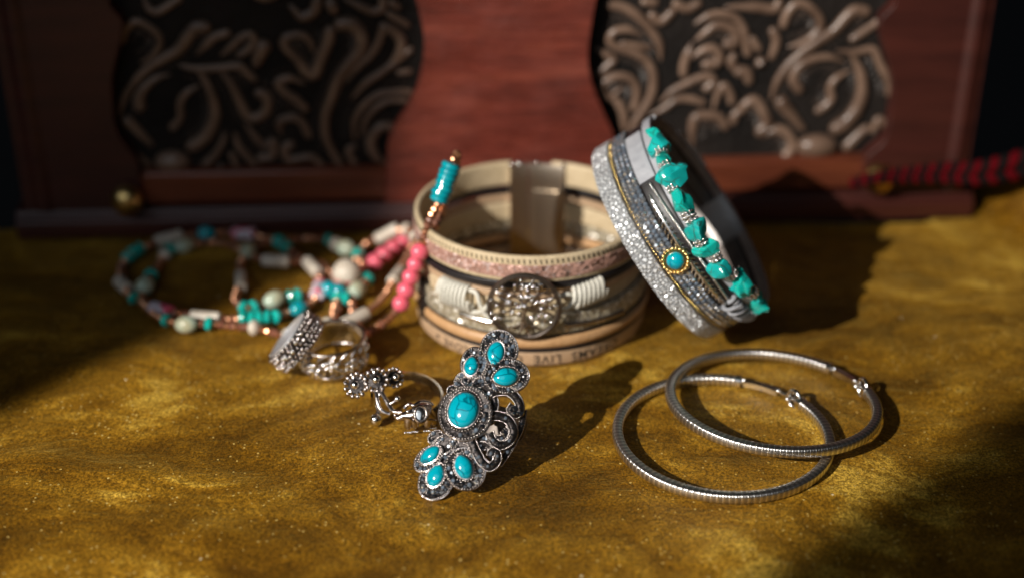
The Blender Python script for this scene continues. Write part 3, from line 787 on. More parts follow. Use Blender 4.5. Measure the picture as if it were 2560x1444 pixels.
obj('black_strand', cc.strap(dg(78), dg(-260), 0.85, 0.91, 0.08, 0.20, 80), 'black_cord', cuff, smooth=60)
obj('tan_cord', cc.strap(dg(78), dg(-260), 0.52, 0.84, 0.03, 0.27, 96, round_=True), 'tan', cuff, smooth=60)
obj('black_strand', cc.strap(dg(78), dg(-260), 0.42, 0.50, 0.10, 0.20, 80), 'black_cord', cuff, smooth=60)
ps = obj('printed_strap', cc.strap(dg(78), dg(-260), 0.015, 0.40, 0.02, 0.17, 96), 'print_tan', cuff, smooth=60, label='tan strap printed with black lettering')
# lettering, upside down on the lowest strap
def lettering(txt, f_mid, h_mid, size, parent, flip=True):
    cu = bpy.data.curves.new('lettering', 'FONT'); cu.body = txt; cu.size = 1.0; cu.align_x = 'CENTER'; cu.align_y = 'CENTER'; cu.space_character = 1.15; cu.offset = 0.018
    to = bpy.data.objects.new('lettering', cu); COL.objects.link(to)
    dgp = bpy.context.evaluated_depsgraph_get(); dgp.update()
    me = bpy.data.meshes.new_from_object(to.evaluated_get(dgp))
    bm = bmesh.new(); bm.from_mesh(me); bmesh.ops.triangulate(bm, faces=bm.faces)
    mb = MB(); bm.verts.ensure_lookup_table()
    for v in bm.verts:
        x, y = v.co.x * size, v.co.y * size
        if flip: x, y = -x, -y
        mb.v.append(cc.p(f_mid + x / (cc.r1 + .17), h_mid + y, 0.174))
    for f in bm.faces: mb.f.append([v.index for v in f.verts]); mb.mi.append(0)
    bm.free(); bpy.data.objects.remove(to); bpy.data.curves.remove(cu); bpy.data.meshes.remove(me)
    return obj('lettering', mb, 'ink', parent, smooth=0)
fL = cc.px(1150, 866)[0]; fR = cc.px(1405, 892)[0]
lettering('LOVE', fL, 0.205, 0.30, ps)
lettering('DREAMS  LIVE  ON', fR, 0.205, 0.34, ps)
fs, hs = cc.px(1109, 853); star = []
for k in range(10):
    r_ = 0.085 if k % 2 == 0 else 0.038; a = math.pi / 5 * k + .3
    star.append(cc.p(fs + r_ * math.cos(a) / 3.0, 0.21 + r_ * math.sin(a), .172))
q = MB(); q.prism(star, cc.n(fs), 0.004); obj('star_mark', q, 'ink', ps, smooth=0)
# silver tube beads on the thin strands
def tube_bead(px0, py0, px1, py1, r_, m_='silver', off=.22):
    a, b = cc.px(px0, py0), cc.px(px1, py1)
    q = MB(); q.tube([cc.p(a[0] + (b[0] - a[0]) * k / 10, a[1] + (b[1] - a[1]) * k / 10, off) for k in range(11)], r_, 10)
    obj('metal_tube', q, m_, cuff, smooth=60)
tube_bead(1165, 774, 1252, 796, 0.085)
tube_bead(1405, 800, 1540, 770, 0.07, 'old_silver')
# brown slider at the left, short white ties
for (x, y, h0, h1) in ((1078, 0, .42, 1.55),):
    f = cc.px(1078, 760)[0]
    obj('slider', cc.strap(f - .05, f + .05, h0, h1, 0.0, 0.27, 8), 'black_cord', cuff, smooth=40)
f = cc.px(1066, 700)[0]
obj('slider', cc.strap(f - .035, f + .045, 1.5, 2.3, 0.05, 0.24, 8), 'cream', cuff, smooth=40)
# wound white cord either side of the medallion
def coil(px0, py0, px1, py1, turns, rad, thick):
    a, b = cc.px(px0, py0), cc.px(px1, py1); t = MB()
    fa, fb = a[0], b[0]; ha, hb = a[1], b[1]; pts = []
    for k in range(turns * 14 + 1):
        u = k / (turns * 14); f = fa + (fb - fa) * u; h = ha + (hb - ha) * u; an = 2 * math.pi * k / 14
        pts.append(cc.p(f, h, 0.20) + Z * (rad * math.sin(an)) + cc.n(f) * (rad * .55 * math.cos(an)))
    t.tube(pts, thick, 6); return obj('wound_cord', t, 'white_cord', cuff, smooth=60)
coil(1122, 716, 1188, 738, 8, 0.33, 0.052)
coil(1425, 736, 1495, 708, 7, 0.27, 0.058)
def cordlet(pts, r_=0.06):
    q = MB(); path = []
    for p in cr([V((a, b, o_)) for a, b, o_ in pts], 6): f, h = cc.px(p.x, p.y); path.append(cc.p(f, h, p.z))
    q.tube(path, r_, 8); obj('cord_loop', q, 'white_cord', cuff, smooth=60)
cordlet([(1186, 716, .2), (1204, 722, .26), (1214, 755, .26), (1228, 780, .24), (1245, 790, .2)])
cordlet([(1190, 770, .2), (1215, 766, .25), (1232, 748, .27), (1250, 745, .2)])
cordlet([(1390, 735, .2), (1408, 722, .27), (1425, 726, .24)])
cordlet([(1392, 762, .2), (1410, 756, .27), (1424, 742, .24)])
cordlet([(1388, 772, .2), (1415, 770, .24), (1430, 775, .2)], .035)
# medallion: rim, trunk, branches, leaves
mf, mh = cc.px(1313, 748); mnv = cc.n(mf); mo = cc.p(mf, mh, 0.36); mu = Z.cross(mnv).normalized(); MR = 0.86
q = MB(); K = 56
q.sweep([[mo + (mu * math.cos(a) + Z * math.sin(a)) * (MR + x) + mnv * y for x, y in ((-.07, -.07), (.03, -.07), (.06, 0), (.03, .06), (-.03, .07), (-.07, .03))] for a in [2 * math.pi * k / K for k in range(K)]], closed=True)
med = obj('medallion', q, 'shank', cuff, smooth=50)
mp = lambda x, y, l=0.0: mo + mu * (x * MR) + Z * (y * MR) + mnv * l
q = MB(); q.tube([mp(0, -.62), mp(-.04, -.35), mp(.03, -.1), mp(0, .12)], [.10, .06, .05, .045], 8)
for sx in (-1, 1):
    q.tube([mp(0, -.5), mp(.22 * sx, -.66), mp(.5 * sx, -.70)], [.05, .035, .022], 6)
    q.tube([mp(0, -.55), mp(.10 * sx, -.8), mp(.2 * sx, -.92)], [.05, .035, .022], 6)
    q.tube([mp(0, -.1), mp(.25 * sx, .05), mp(.55 * sx, .0), mp(.86 * sx, .1)], [.045, .035, .028, .02], 6)
    q.tube([mp(0, .08), mp(.22 * sx, .3), mp(.5 * sx, .42), mp(.7 * sx, .6)], [.04, .032, .025, .018], 6)
    q.tube([mp(0, .08), mp(.1 * sx, .45), mp(.2 * sx, .7), mp(.3 * sx, .9)], [.04, .03, .024, .018], 6)
    q.tube([mp(.3 * sx, .05), mp(.5 * sx, .2), mp(.8 * sx, .3)], [.04, .035, .02], 6)
    q.tube([mp(.2 * sx, -.02), mp(.5 * sx, -.2), mp(.85 * sx, -.25)], [.04, .03, .02], 6)
obj('tree', q, 'old_silver', med, smooth=60)
rnd = random.Random(5); q = MB(); cnt = 0
while cnt < 64:
    x, y = rnd.uniform(-.95, .95), rnd.uniform(-.45, .95)
    if x * x + y * y > .86 or (abs(x) < .12 and y < 0): continue
    a = rnd.uniform(0, 6.28); ax = (mu * math.cos(a) + Z * math.sin(a), Z * math.cos(a) - mu * math.sin(a), mnv)
    q.sphere(mp(x, y, .03 + rnd.uniform(0, .04)), (rnd.uniform(.065, .10), rnd.uniform(.032, .045), .028), ax, 8, 5); cnt += 1
obj('leaves', q, 'silver', med, smooth=60, kind='stuff')
# magnetic clasp at the back: two steel plates meeting
ca, cb = dg(102), dg(70)
fA = dg(70.5); fB = dg(101.5); fm = dg(91)
obj('clasp_plate', cc.strap(fA, fm - .004, 0.02, 2.98, -0.10, 0.22, 14), 'steel', cuff, smooth=40)
obj('clasp_plate', cc.strap(fm + .004, fB, 0.02, 2.98, -0.10, 0.22, 10), 'steel', cuff, smooth=40)
q = cc.strap(dg(74), dg(88), 0.35, 2.2, -0.16, -0.09, 12); obj('clasp_magnet', q, 'steel', cuff, smooth=40)
for f in (71.0, 96, 101.0, 86): 
    q = MB(); q.sphere(cc.p(dg(f), 2.96, -0.02), 0.07, nu=10, nv=6); obj('clasp_rivet', q, 'silver', cuff)

# ---------------------------------------------------------------- silver cuff leaning on the cream one
SA = V((0.80, -0.05, 0.59)).normalized()
SM = V((0.52, -0.40, -0.75))
sc0 = at(1636, 606, 2.30)
sv = Cuff(sc0, SA, SM, 2.66, 2.74)
scuff = thing('wrap_bracelet', 'silver grey wrap bracelet strung with turquoise chips, leaning on the cream bracelet', 'bracelet', at(1770, 828, 0))
f_a, f_b = dg(-180), dg(180)
full = dict(n=110)
def sst(name, h0, h1, t0, t1, m_, fa=-178, fb=178, parent=None, **kw):
    return obj(name, sv.strap(dg(fa), dg(fb), h0, h1, t0, t1, 110, **kw), m_, parent or scuff, smooth=60)
sst('snake_strap', 0.0, 0.46, 0.0, 0.15, 'snake')
gc = MB()
for k in range(190): gc.sphere(sv.p(dg(-178 + 356 * k / 189), 0.53, .09), 0.036, nu=6, nv=4)
obj('gold_chain', gc, 'gold', scuff, smooth=60)
sst('black_strap', 0.47, 0.60, 0.0, 0.08, 'black_cord')
rs_ = sst('crystal_strap', 0.60, 0.98, 0.0, 0.10, 'dark_silver')
sst('black_strap', 0.99, 1.44, 0.0, 0.07, 'black_cord')
lp = sst('leather_strap', 1.46, 1.70, 0.0, 0.10, 'grey_leather')
for h0, h1, m_ in ((0.02, .42, 'lining'), (.48, .60, 'lining_dark'), (.64, .96, 'lining'), (1.03, 1.38, 'lining_dark'), (1.46, 1.69, 'lining')):
    sst('inner_lining', h0, h1, -0.07, -0.012, m_)
# three rows of crystals, the ones in view
mb = MB(); mb.lathe(V((0, 0, 0)), (V((1, 0, 0)), V((0, 1, 0)), Z), [(1.0, -0.2), (1.0, 0.15), (0.5, 0.6)], 8); share('rhinestone', mb, 'crystal', smooth=0)
rnd = random.Random(11)
fq0, fq1 = sv.px(1545, 372)[0] - .25, sv.px(1800, 828)[0] + .2
NQ = int(abs(fq1 - fq0) * 2.7 / .115)
for k in range(NQ):
    f = fq0 + (fq1 - fq0) * k / (NQ - 1)
    for j, h in enumerate((0.655, 0.785, 0.915)):
        nn = sv.n(f) + V((rnd.uniform(-.2, .2), rnd.uniform(-.2, .2), rnd.uniform(-.2, .2)))
        s_ = 0.066
        inst('rhinestone', 'crystal', sv.p(f + (.5 * (j % 2)) * .04, h, .11), quat(basis(nn)), rs_, (s_, s_, s_), mats=rnd.choice(['crystal', 'crystal', 'smoke']))
# grey leather sleeve near the top
fa, ha = sv.px(1590, 372); fb, hb = sv.px(1622, 452)
obj('leather_sleeve', sv.strap(min(fa, fb) - .16, max(fa, fb) + .02, 1.0, 1.44, 0.05, 0.15, 14), 'grey_leather', scuff, smooth=50)
# silver ball chain slanting over the black strap
a = sv.px(1622, 470); b = sv.px(1795, 745); q = MB()
for k in range(64):
    u = k / 63; q.sphere(sv.p(a[0] + (b[0] - a[0]) * u, 1.24 + 0.12 * math.sin(u * 3.0), .13), 0.042, nu=7, nv=5)
obj('ball_chain', q, 'silver', scuff, smooth=60)
# feather: quill with slanting barbs
a = sv.px(1612, 500); b = sv.px(1790, 760)
fe = MB(); path = []
for k in range(25):
    u = k / 24; path.append(sv.p(a[0] + (b[0] - a[0]) * u, 1.10 + 0.03 * math.sin(u * 3.1), .12))
fe.tube(path, [0.03 + .02 * math.sin(k / 24 * 3.1) for k in range(25)], 6)
feo = obj('feather_charm', fe, 'silver', scuff, smooth=60)
for k in range(1, 24):
    u = k / 24; wl = 0.15 * math.sin(u * math.pi) ** .6; f = a[0] + (b[0] - a[0]) * u
    for sg in (-1, 1):
        q = MB(); q.tube([sv.p(f, 1.10, .12), sv.p(f + .028, 1.10 + sg * wl * .6, .125), sv.p(f + .05, 1.10 + sg * wl, .11)], [.034, .03, .012], 6); obj('barb', q, 'silver', feo, smooth=60)
# gold framed cabochon
f, h = sv.px(1690, 645); p0 = sv.p(f, h, .16); ax = basis(sv.n(f), sv.a)
q = MB(); q.lathe(p0, ax, [(.30, -.06), (.33, 0), (.30, .05), (.20, .05)], 28); cs = obj('gold_setting', q, 'gold', scuff, smooth=50)
q = MB()
for k in range(20):
    an = 2 * math.pi * k / 20; q.sphere(p0 + (ax[0] * math.cos(an) + ax[1] * math.sin(an)) * .30 + ax[2] * .05, .050, nu=8, nv=6)
obj('gold_beading', q, 'gold', cs, smooth=60)
q = MB(); q.sphere(p0 + ax[2] * .05, (.215, .215, .16), ax, 20, 12); obj('turquoise_stone', q, 'turq', cs, smooth=70)
# white cord wound round the lower straps
t = MB(); a = sv.px(1800, 745); b = sv.px(1850, 800); pts = []
for k in range(6 * 14 + 1):
    u = k / (6 * 14); f = a[0] + (b[0] - a[0]) * u; an = 2 * math.pi * k / 14
    pts.append(sv.p(f, 1.22 + .20 * math.sin(an), .14 + .10 * math.cos(an)))
t.tube(pts, 0.055, 6); obj('wound_cord', t, 'grey_leather', scuff, smooth=60)
# turquoise chips with silver spacers along the upper rim
def chip(p, sz, ax, seed):
    rnd = random.Random(seed); bm = bmesh.new(); bmesh.ops.create_icosphere(bm, subdivisions=3, radius=1.0)
    off = V((rnd.uniform(0, 50), rnd.uniform(0, 50), rnd.uniform(0, 50)))
    cuts = [(V((rnd.uniform(-1, 1), rnd.uniform(-1, 1), rnd.uniform(-1, 1))).normalized(), rnd.uniform(.55, .82)) for _ in range(6)]
    mb = MB()
    for v in bm.verts:
        c_ = v.co * (1 + .55 * mn.noise(v.co * 1.3 + off) + .10 * mn.noise(v.co * 4 + off))
        for n_, d_ in cuts:
            e_ = c_.dot(n_) - d_
            if e_ > 0: c_ = c_ - n_ * e_ * .9
        mb.v.append(V(p) + ax[0] * (c_.x * sz[0]) + ax[1] * (c_.y * sz[1]) + ax[2] * (c_.z * sz[2]))
    for f_ in bm.faces: mb.f.append([v.index for v in f_.verts]); mb.mi.append(0)
    bm.free(); return mb
def svh(px, py, off):
    """point just off the sleeve near its upper rim, seen at this pixel"""
    f, h = sv.px(px, py); return sv.p(f, min(h, 1.85), .17)
CH = [(1684, 332, .30, .17, 40), (1664, 372, .34, .27, -70), (1668, 410, .2, .17, 20), (1690, 447, .36, .30, -40), (1706, 508, .34, .24, 50), (1742, 570, .30, .24, -30),
      (1768, 616, .32, .20, -20), (1796, 662, .30, .26, 10), (1850, 690, .34, .22, 70), (1852, 706, .30, .22, 20), (1888, 746, .32, .20, 30), (1902, 716, .20, .14, 80)]
for i, (x, y, l1, l2, an) in enumerate(CH):
    d = EYE - sv.c; p = svh(x, y, 0)
    T = (EYE - p).normalized(); ax0 = V((math.cos(R(an)), 0, -math.sin(R(an)))); ax = basis(T, ax0)
    obj('turquoise_chip', chip(p, (l1, l2, min(l1, l2)), ax, 100 + i), ('turq_green', 'turq_chip')[i % 2], scuff, smooth=28)
SPC = [(1662, 388), (1672, 422), (1690, 473), (1722, 536), (1752, 600), (1786, 634), (1824, 674), (1874, 716), (1730, 545)]
for x, y in SPC:
    p = svh(x, y, 0); q = MB(); ax = basis(sv.e2 * 1.0, sv.a)
    tn = (svh(x + 10, y + 20, 0) - svh(x - 10, y - 20, 0)).normalized(); ax = basis(tn, sv.a)
    for rr_ in (-.05, .05):
        for k in range(9):
            an = 2 * math.pi * k / 9; q.sphere(p + tn * rr_ + (ax[0] * math.cos(an) + ax[1] * math.sin(an)) * .14, .042, nu=7, nv=5)
    q.tube([p - tn * .1, p + tn * .1], .11, 10); obj('silver_spacer', q, 'silver', scuff, smooth=60)
# clasp on the far side
obj('clasp_plate', sv.strap(dg(66), dg(92), 0.0, 1.72, -.11, 0.20, 16), 'clasp_dark', scuff, smooth=40)
q = MB()
for k in range(16): q.sphere(sv.p(dg(112 + 1.9 * k), 1.70, .06), .06, nu=7, nv=5)
obj('ball_chain', q, 'silver', scuff, smooth=60)

# ================================================================== beaded stretch bracelets
XYZ = (V((1, 0, 0)), V((0, 1, 0)), Z)
def rprof(r_, l, e=.05): return [(r_ * .45, -l / 2), (r_ - e, -l / 2), (r_, -l / 2 + e), (r_, l / 2 - e), (r_ - e, l / 2), (r_ * .45, l / 2)]
O0 = V((0, 0, 0))
mb = MB(); mb.lathe(O0, XYZ, rprof(.175, .80, .03), 14); share('b_tube', mb, 'shell')
mb = MB(); mb.lathe(O0, XYZ, rprof(.20, .70, .04), 14); share('b_print', mb, 'printed')
mb = MB(); mb.lathe(O0, XYZ, rprof(.19, .20, .06), 14); share('b_disc', mb, 'turq_green')
mb = MB(); mb.lathe(O0, XYZ, rprof(.25, .165, .045), 16); share('b_heishi', mb, 'turq_blue')
mb = MB(); mb.sphere(O0, (.22, .22, .27), nu=14, nv=10); share('b_oval', mb, 'turq_blue', 70)
mb = MB(); mb.sphere(O0, (.24, .24, .31), nu=14, nv=10); share('b_pale', mb, 'amazonite', 70)
mb = MB(); mb.sphere(O0, .228, nu=16, nv=12); share('b_pink', mb, 'pink', 70)
mb = MB(); mb.lathe(O0, XYZ, rprof(.118, .135, .04), 10); share('b_seed', mb, 'bronze', 30)
mb = MB(); mb.lathe(O0, XYZ, rprof(.112, .13, .04), 10); share('b_brown', mb, 'bronze_dull', 30)
mb = MB(); mb.sphere(O0, (.20, .20, .17), nu=12, nv=8); share('b_white', mb, 'shell', 70)
mb = MB(); mb.sphere(O0, .39, nu=24, nv=18)
mb.mi = [1 if sum(mb.v[i].z for i in f) / len(f) < -.20 else 0 for f in mb.f]; share('b_big', mb, ['shell', 'pink_tip'], 70)
LEN = dict(tube=.80, print=.72, disc=.21, heishi=.155, oval=.54, pale=.62, pink=.44, seed=.135, brown=.125, white=.34, big=.78)
BN_ = dict(tube='tube_bead', print='printed_bead', disc='turquoise_bead', heishi='turquoise_disc', oval='turquoise_bead', pale='amazonite_bead', pink='pink_bead', seed='copper_bead', brown='brown_bead', white='shell_bead', big='shell_bead')
def bracelet(label, anchors, closed=True, seed=0, group=None):
    """anchors: (px, py, z, bead or None) in order round the loop; gaps are filled with seed beads"""
    rnd = random.Random(seed)
    P = [aty(a[0], a[1], a[2]) if a[2] > 20 else at(a[0], a[1], a[2]) for a in anchors]; base = sum(P, V((0, 0, 0))) / len(P); base.z = 0
    t = thing('beaded_bracelet', label, 'bracelet', base, 'beaded stretch bracelets')
    NS = 24; path = cr(P, NS, closed); K = len(path)
    cum = [0.0]
    for i in range(1, K + (1 if closed else 0)): cum.append(cum[-1] + (path[i % K] - path[i - 1]).length)
    tot = cum[-1]
    def pos(s_):
        s_ = s_ % tot if closed else min(max(s_, 0), tot - 1e-6)
        lo, hi = 0, len(cum) - 1
        while hi - lo > 1:
            mi_ = (lo + hi) // 2
            if cum[mi_] <= s_: lo = mi_
            else: hi = mi_
        u = (s_ - cum[lo]) / max(cum[lo + 1] - cum[lo], 1e-9); return path[lo % K].lerp(path[(lo + 1) % K], u)
    def put(kind, s_):
        p = pos(s_); tn = (pos(s_ + .05) - pos(s_ - .05)).normalized()
        if kind == 'big': ax = basis(V((.15, .35, 1)))
        else: ax = basis(tn, V((rnd.uniform(-1, 1), rnd.uniform(-1, 1), rnd.uniform(-1, 1))))
        if kind not in ('big', 'pink', 'heishi'):
            tilt = V((rnd.uniform(-.12, .12), rnd.uniform(-.12, .12), rnd.uniform(-.12, .12))); ax = basis(ax[2] + tilt, ax[0])
        if kind == 'heishi': p = p + ax[0] * rnd.uniform(-.035, .035)
        sc_ = rnd.uniform(.93, 1.07)
        inst('b_' + kind, BN_[kind], p, quat(ax), t, (sc_, sc_, 1.0))
    occ = []
    for i, a in enumerate(anchors):
        if a[3]: occ.append((cum[i * NS] if i * NS < len(cum) else tot, a[3]))
    spans = []
    for s_, k in occ: put(k, s_); spans.append((s_ - LEN[k] / 2, s_ + LEN[k] / 2))
    ends = spans + ([(spans[0][0] + tot, spans[0][1] + tot)] if closed else [(tot, tot)])
    cur = spans[0][1] if closed else 0.0
    if not closed: ends = spans + [(tot, tot)]
    for (a, b) in (ends[1:] if closed else ends):
        gap = a - cur
        if gap > .06:
            n_ = max(1, int(round(gap / .138)))
            for q in range(n_): put(rnd.choice(['seed', 'seed', 'brown']), cur + gap * (q + .5) / n_)
        cur = max(cur, b)
    q = MB(); q.tube(path, .022, 5, closed=closed); obj('elastic_thread', q, 'black_cord', t, smooth=60)
    return t
z0 = .2
bracelet('beaded bracelet with pink and turquoise beads, standing up against the cream bracelet', [
 (905, 832, .12, None), (938, 820, .16, None), (972, 796, 31.9, None), (1003, 757, 31.85, 'pink'), (1015, 724, 31.85, 'pink'), (1027, 692, 31.8, 'pink'), (1038, 661, 31.8, 'pink'), (1049, 630, 31.8, 'pink'),
 (1060, 592, 31.85, None), (1074, 550, 31.95, None), (1092, 514, 32.1, None), (1099, 497, 32.15, 'heishi'), (1104, 484, 32.2, 'heishi'), (1110, 471, 32.25, 'heishi'), (1115, 458, 32.3, 'heishi'), (1120, 444, 32.35, 'heishi'), (1124, 430, 32.4, 'heishi'), (1128, 416, 32.45, 'heishi'),
 (1136, 398, 32.5, 'seed'), (1142, 386, 32.55, 'seed'), (1140, 404, 32.9, None), (1112, 500, 32.75, None), (1088, 562, 32.35, None), (1044, 606, 33.0, None), (1040, 592, 34.0, 'white'), (1018, 574, .9, 'white'), (970, 584, .5, 'tube'), (914, 612, .2, 'seed'), (890, 660, .15, None), (880, 760, .12, None)], True, 3)
bracelet('beaded bracelet with pink beads and white tubes, lying beside the upright one', [
 (845, 812, .12, None), (888, 796, .2, 'tube'), (935, 765, .2, None), (962, 738, .22, None), (992, 690, .25, 'tube'), (1020, 640, .25, None), (1036, 604, .25, 'white'), (1008, 604, .26, 'pink'), (983, 620, .26, 'pink'), (960, 637, .26, 'pink'), (938, 654, .26, 'pink'),
 (914, 668, .15, None), (868, 682, .42, 'big'), (852, 722, .2, 'disc'), (846, 745, .2, 'disc'), (835, 780, .14, None)], True, 4)
bracelet('leftmost large beaded bracelet with white tube beads, lying half in shade', [
 (748, 770, .24, 'oval'), (722, 780, .12, None), (690, 790, .2, 'disc'), (670, 791, .2, 'disc'), (650, 792, .2, 'disc'), (630, 793, .2, 'disc'), (610, 793, .2, 'disc'), (575, 797, .12, None), (514, 791, .2, 'tube'), (460, 784, .12, None), (404, 774, .2, 'print'), (358, 754, .12, None), (334, 744, .2, 'disc'),
 (308, 712, .2, 'tube'), (302, 672, .12, None), (318, 645, .2, 'disc'), (334, 632, .2, 'disc'), (350, 622, .2, 'disc'), (422, 597, .2, 'tube'), (500, 586, .12, 'seed'), (516, 584, .2, 'oval'), (560, 582, .12, None), (610, 584, .2, 'print'), (660, 594, .12, None),
 (695, 604, .2, 'disc'), (706, 610, .2, 'disc'), (718, 620, .2, 'disc'), (752, 648, .12, 'seed'), (782, 668, .2, 'tube'), (802, 696, .12, 'seed'), (797, 724, .22, 'print'), (788, 748, .12, 'seed'), (772, 760, .12, 'seed')], True, 5)
bracelet('small beaded bracelet with pale green oval beads and turquoise, between the tube bracelets', [
 (612, 768, .2, 'disc'), (634, 766, .2, 'disc'), (655, 760, .12, 'seed'), (686, 748, .26, 'pale'), (724, 742, .2, 'disc'), (744, 738, .2, 'disc'), (775, 735, .12, None), (822, 722, .3, 'oval'), (846, 728, .25, 'oval'), (866, 745, .2, 'disc'), (893, 724, .26, 'pale'), (916, 698, .2, 'disc'),
 (905, 660, .14, 'seed'), (896, 636, .2, 'disc'), (864, 620, .28, 'pale'), (840, 610, .2, 'white'), (822, 600, .2, 'disc'), (760, 596, .12, None), (690, 604, .12, None), (640, 615, .12, None), (620, 628, .22, 'pale'), (600, 660, .12, None), (602, 702, .2, 'tube'), (588, 745, .12, None)], True, 6)
bracelet('thin beaded bracelet winding below the turquoise row towards the studded ring', [
 (352, 742, .15, None), (362, 714, .26, 'pale'), (378, 688, .2, 'disc'), (394, 664, .12, None), (412, 638, .14, 'white'), (426, 624, .2, 'disc'), (462, 614, .25, 'pale'), (520, 606, .12, None), (580, 612, .12, None), (625, 640, .12, None), (690, 652, .2, 'tube'), (745, 655, .12, None), (800, 660, .12, None), (842, 700, .12, None), (845, 770, .12, None), (820, 808, .12, 'white'), (770, 832, .2, 'white'), (720, 836, .2, 'white'), (680, 830, .12, None), (636, 818, .2, 'white'), (580, 814, .12, None), (522, 808, .2, 'disc'), (466, 810, .24, 'pale'), (416, 799, .2, 'disc'), (376, 776, .12, None)], True, 8)

# ================================================================== floral openwork band ring
fc = at(838, 908, 0.0); fc = V((fc.x, fc.y, 0.05)); FR = 0.80
fr = Cuff(fc, V((-0.06, -0.05, 1)), V((1, 0, 0)), FR, FR)
t = thing('band_ring', 'silver openwork band ring with flowers and leaves, lying flat below the beads', 'ring', fc)
obj('rim', fr.strap(0, 2 * math.pi, .66, .74, -.03, .05, 64, rnd=.6), 'old_silver', t, smooth=60)
obj('rim', fr.strap(0, 2 * math.pi, 0, .08, -.03, .05, 64, rnd=.6), 'old_silver', t, smooth=60)
obj('back_band', fr.strap(dg(-8), dg(150), .06, .68, -.02, .02, 40), 'silver', t, smooth=60)
rnd = random.Random(9)
for k in range(9):                                # S-scroll stems between the rims
    f = dg(-172 + 20 * k); q = MB(); pts = []
    for j in range(13):
        u = j / 12; pts.append(fr.p(f + .16 * math.sin(u * 6.28) + .26 * u, .06 + .62 * u, .03))
    q.tube(pts, .042, 6); obj('stem', q, 'old_silver', t, smooth=60)
def leaf(cuff_, f, h, ang, l, w_, off, par, name='leaf', m_='silver'):
    n_ = cuff_.n(f); e = cuff_.a.cross(n_).normalized(); d = e * math.cos(ang) + cuff_.a * math.sin(ang); b = n_.cross(d)
    q = MB(); q.sphere(cuff_.p(f, h, off), (l, w_, .05), (d, b, n_), 10, 6); return obj(name, q, m_, par, smooth=70)
for f_, h_ in ((-150, .34), (-118, .28), (-85, .42), (-52, .30)):
    fl = leaf(fr, dg(f_), h_, 0, .07, .07, .11, t, 'flower_centre')
    for k in range(6):
        a = k * math.pi / 3 + .3
        leaf(fr, dg(f_) + .13 * math.cos(a) / FR, h_ + .13 * math.sin(a), a, .085, .052, .07, fl, 'petal')
for k in range(14): leaf(fr, dg(-175 + 13 * k), .12 + .5 * rnd.random(), rnd.uniform(-1.2, 1.2), .12, .05, .06, t)

# ================================================================== studded ring leaning beside it
ga = V((-0.70, 0.06, 0.60)).normalized()
gc0 = at(741, 853, 0.74)
sr = Cuff(gc0 + ga * -.26, ga, V((.6, 0, .75)), .70, .70)
t = thing('band_ring', 'silver band ring studded all over with tiny grains, leaning on the openwork ring', 'ring', V((gc0.x, gc0.y, 0)))
bd = obj('band', sr.strap(0, 2 * math.pi, 0, .52, -.03, .06, 64), 'dark_silver', t, smooth=60)
obj('inner_sleeve', sr.strap(0, 2 * math.pi, -.03, .55, -.075, -.032, 64), 'sleeve', t, smooth=60)
rnd = random.Random(21); mb = MB(); mb.sphere(O0, 1.0, nu=7, nv=5); share('stud', mb, 'silver', 60)
q = MB()
for k in range(36):
    for j in range(5):
        f = 2 * math.pi * (k + .5 * (j % 2)) / 36
        q.sphere(sr.p(f + rnd.uniform(-.02, .02), .04 + .11 * j + rnd.uniform(-.015, .015), .06), rnd.uniform(.035, .066), nu=7, nv=5)
obj('stud_pave', q, 'old_silver', bd, smooth=60, kind='stuff')
for k in range(26):
    f = dg(rnd.uniform(-180, 180)); p = sr.p(f, rnd.uniform(.06, .46), .10); inst('stud', 'stud', p, quat(XYZ), t, (rnd.uniform(.05, .075),) * 3)

# ================================================================== elephant and flower wrap ring
ec = at(1018, 1020, 0.0); ec = V((ec.x, ec.y, .30)); ER = .80
er = Cuff(ec, V((.10, -.12, 1)), V((1, 0, 0)), ER, ER)
t = thing('wrap_ring', 'silver open ring with three flowers and a small elephant, on the velvet', 'ring', V((ec.x, ec.y, 0)))
q = MB(); pts = [(f, 0) for f in range(0, 0)]
q.sweep([[er.p(dg(f), h, o_) for h, o_ in ((-.13, 0), (.13, 0), (.11, .06), (-.11, .06))] for f in range(-40, 196, 5)]); obj('band', q, 'silver', t, smooth=50)
q = MB(); q.sphere(at(940, 1048, .14), .15); obj('end_ball', q, 'silver', t, smooth=70)
q = MB(); q.tube(cr([at(940, 1048, .14), at(946, 1026, .25), at(942, 1004, .40), at(952, 980, .6)], 6), .06, 8); obj('stem', q, 'silver', t, smooth=60)
def estem(pts, r_=.055):
    q = MB(); q.tube(cr([at(a, b, z) for a, b, z in pts], 6), r_, 8); obj('stem', q, 'old_silver', t, smooth=60)
estem([(940, 975, .80), (943, 1000, .66), (950, 1020, .52), (962, 1030, .45), (975, 1034, .42)])
estem([(950, 972, .80), (962, 994, .70), (974, 1014, .60), (985, 1028, .55), (1005, 1030, .56)])
estem([(972, 1010, .62), (984, 1004, .68), (994, 996, .74)], .04)
q = MB(); q.sphere(at(994, 996, .76), .075); obj('bud', q, 'silver', t, smooth=70)
